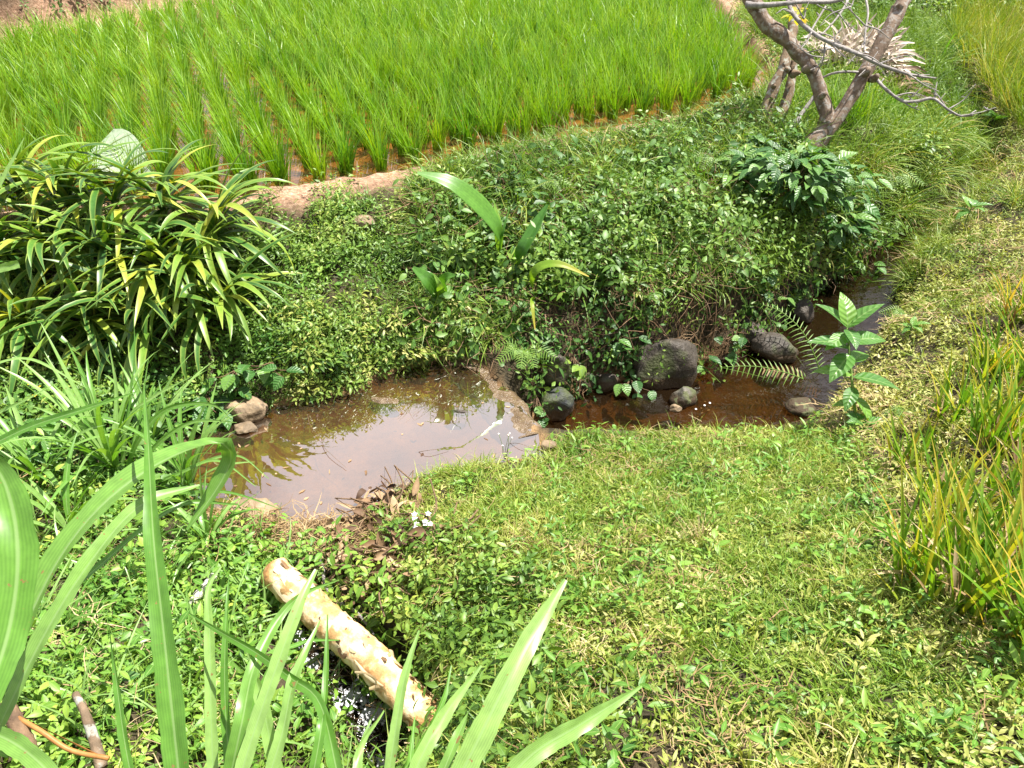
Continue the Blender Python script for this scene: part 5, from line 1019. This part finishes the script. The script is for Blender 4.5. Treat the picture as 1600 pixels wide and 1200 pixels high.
# mid distance broad grass at the left pond corner
t = dep(G(185, 745))
near_blades('broad_blade_grass', 'tuft of long pale grass blades between the ditch and the left pond corner', [
 ([(185, 760, t), (180, 680, t - .05), (182, 610, t - .05), (170, 535, t - .05)], [.03, .03, .022, .003], (.1, -1, .2), .95),
 ([(190, 760, t), (200, 660, t - .08), (240, 620, t - .1), (300, 588, t - .12)], [.025, .028, .022, .003], (-.1, -.8, .5), .9),
 ([(195, 750, t), (215, 690, t - .1), (260, 640, t - .15), (330, 632, t - .2), (365, 660, t - .25)], [.025, .03, .03, .02, .003], (0, -.7, .7), .6),
 ([(200, 760, t), (240, 700, t - .15), (300, 660, t - .2), (370, 660, t - .2)], [.022, .026, .022, .003], (0, -.7, .7), .7),
 ([(170, 760, t), (120, 690, t - .1), (60, 670, t - .15), (-20, 700, t - .2)], [.022, .026, .022, .003], (0, -.7, .7), .5),
 ([(180, 750, t), (150, 680, t - .1), (110, 650, t - .1), (20, 690, t - .1)], [.022, .024, .022, .003], (0, -.7, .7), .4),
 ([(180, 760, t), (195, 690, t), (210, 560, t), (208, 480, t)], [.012, .014, .010, .002], (0, -1, .2), .3),
 ([(210, 770, t), (280, 740, t - .2), (340, 720, t - .25), (400, 760, t - .3)], [.018, .022, .018, .003], (0, -.5, .9), .6),
 ([(215, 780, t), (290, 770, t - .2), (360, 770, t - .25), (438, 795, t - .3)], [.018, .02, .016, .003], (0, -.5, .9), .3),
 ([(220, 780, t), (300, 730, t - .2), (370, 712, t - .25), (420, 748, t - .3)], [.016, .02, .016, .003], (0, -.5, .9), .7),
 ([(160, 760, t), (150, 650, t - .1), (130, 590, t - .1), (100, 570, t - .12)], [.016, .018, .014, .003], (.1, -1, .3), .8),
 ([(200, 770, t), (208, 700, t - .05), (220, 640, t - .05), (232, 560, t - .05)], [.014, .016, .012, .003], (.1, -1, .3), .5)])
t = t - .5
near_blades('broad_blade_grass', 'long green grass blades slanting in from the left edge above the large blade', [
 ([(-60, 720, t), (40, 670, t - .05), (130, 640, t - .1), (214, 612, t - .1)], [.04, .042, .034, .004], (-.2, -.6, .8), .3),
 ([(-80, 700, t + .2), (-10, 650, t + .15), (40, 625, t + .1), (90, 598, t + .1)], [.02, .022, .016, .003], (-.2, -.6, .8), .9),
 ([(-60, 590, t + .2), (-10, 570, t + .2), (50, 562, t + .2), (135, 606, t + .2)], [.016, .018, .016, .002], (0, -.3, .9), .9),
 ([(-60, 330, t + .3), (-10, 300, t + .3), (20, 250, t + .3), (38, 215, t + .3)], [.03, .032, .024, .004], (-.5, -1, .2), 1),
 ([(-60, 430, t + .2), (-20, 424, t + .2), (30, 412, t + .2)], [.05, .05, .04], (0, -.9, .6), .9)])
for a_, b_, n_, L_, lb in [(185, 745, 26, .75, 'dense fan of long pale grass leaves in front of the ditch'), (300, 770, 16, .55, 'fan of long grass leaves arching over the near left pond corner'), (70, 760, 18, .65, 'fan of long grass leaves at the left edge of the near bank'), (330, 860, 12, .4, 'short fan of grass leaves between the pond straw and the tall blade'), (120, 850, 14, .5, 'fan of grass leaves under the curve of the large blade'), (240, 700, 14, .55, 'fan of grass leaves closest to the brown block shaped rock')]:
    rosette(G(a_, b_), n_, L_, .024, M['blade'], lb, 'long_grass_fan', 'tall grass', el=(.85, 1.5), droop=(.3, 1.6), hgt_=.06, rr=(.45, 1), stem=False)
for a_, b_, n, L_, lb in [(250, 850, 12, .4, 'green grass tuft behind the tall narrow blade'), (330, 830, 14, .35, 'green grass tuft at the near left pond corner'), (120, 800, 12, .4, 'green grass tuft under the large arching blade'), (60, 780, 10, .4, 'green grass tuft at the left edge under the slanting blades'), (200, 720, 16, .5, 'green grass tuft in front of the dark ditch'), (110, 700, 14, .45, 'green grass tuft left of the long pale tuft at the ditch'), (290, 790, 14, .45, 'green grass tuft arching over the left pond shore'), (20, 900, 12, .4, 'green grass tuft at the left edge beside the large arching blade'), (240, 940, 12, .38, 'green grass tuft right behind the foot of the tall narrow blade'), (80, 1000, 12, .38, 'green grass tuft at the left edge below the large arching blade'), (310, 1010, 10, .3, 'green grass tuft in the herbs left of the gully'), (440, 1000, 8, .3, 'green grass tuft at the head of the gully'), (160, 900, 12, .35, 'green grass tuft between the large blade and the tall narrow blade'), (400, 950, 8, .3, 'green grass tuft beside the whitish stick'), (380, 1080, 10, .35, 'green grass tuft beside the rushing gully water')]:
    grass_plant(a_, b_, n, L_, .012, M['blade'], lb, 'grass_tuft', 'grass tuft', .8, .9, base=.05)
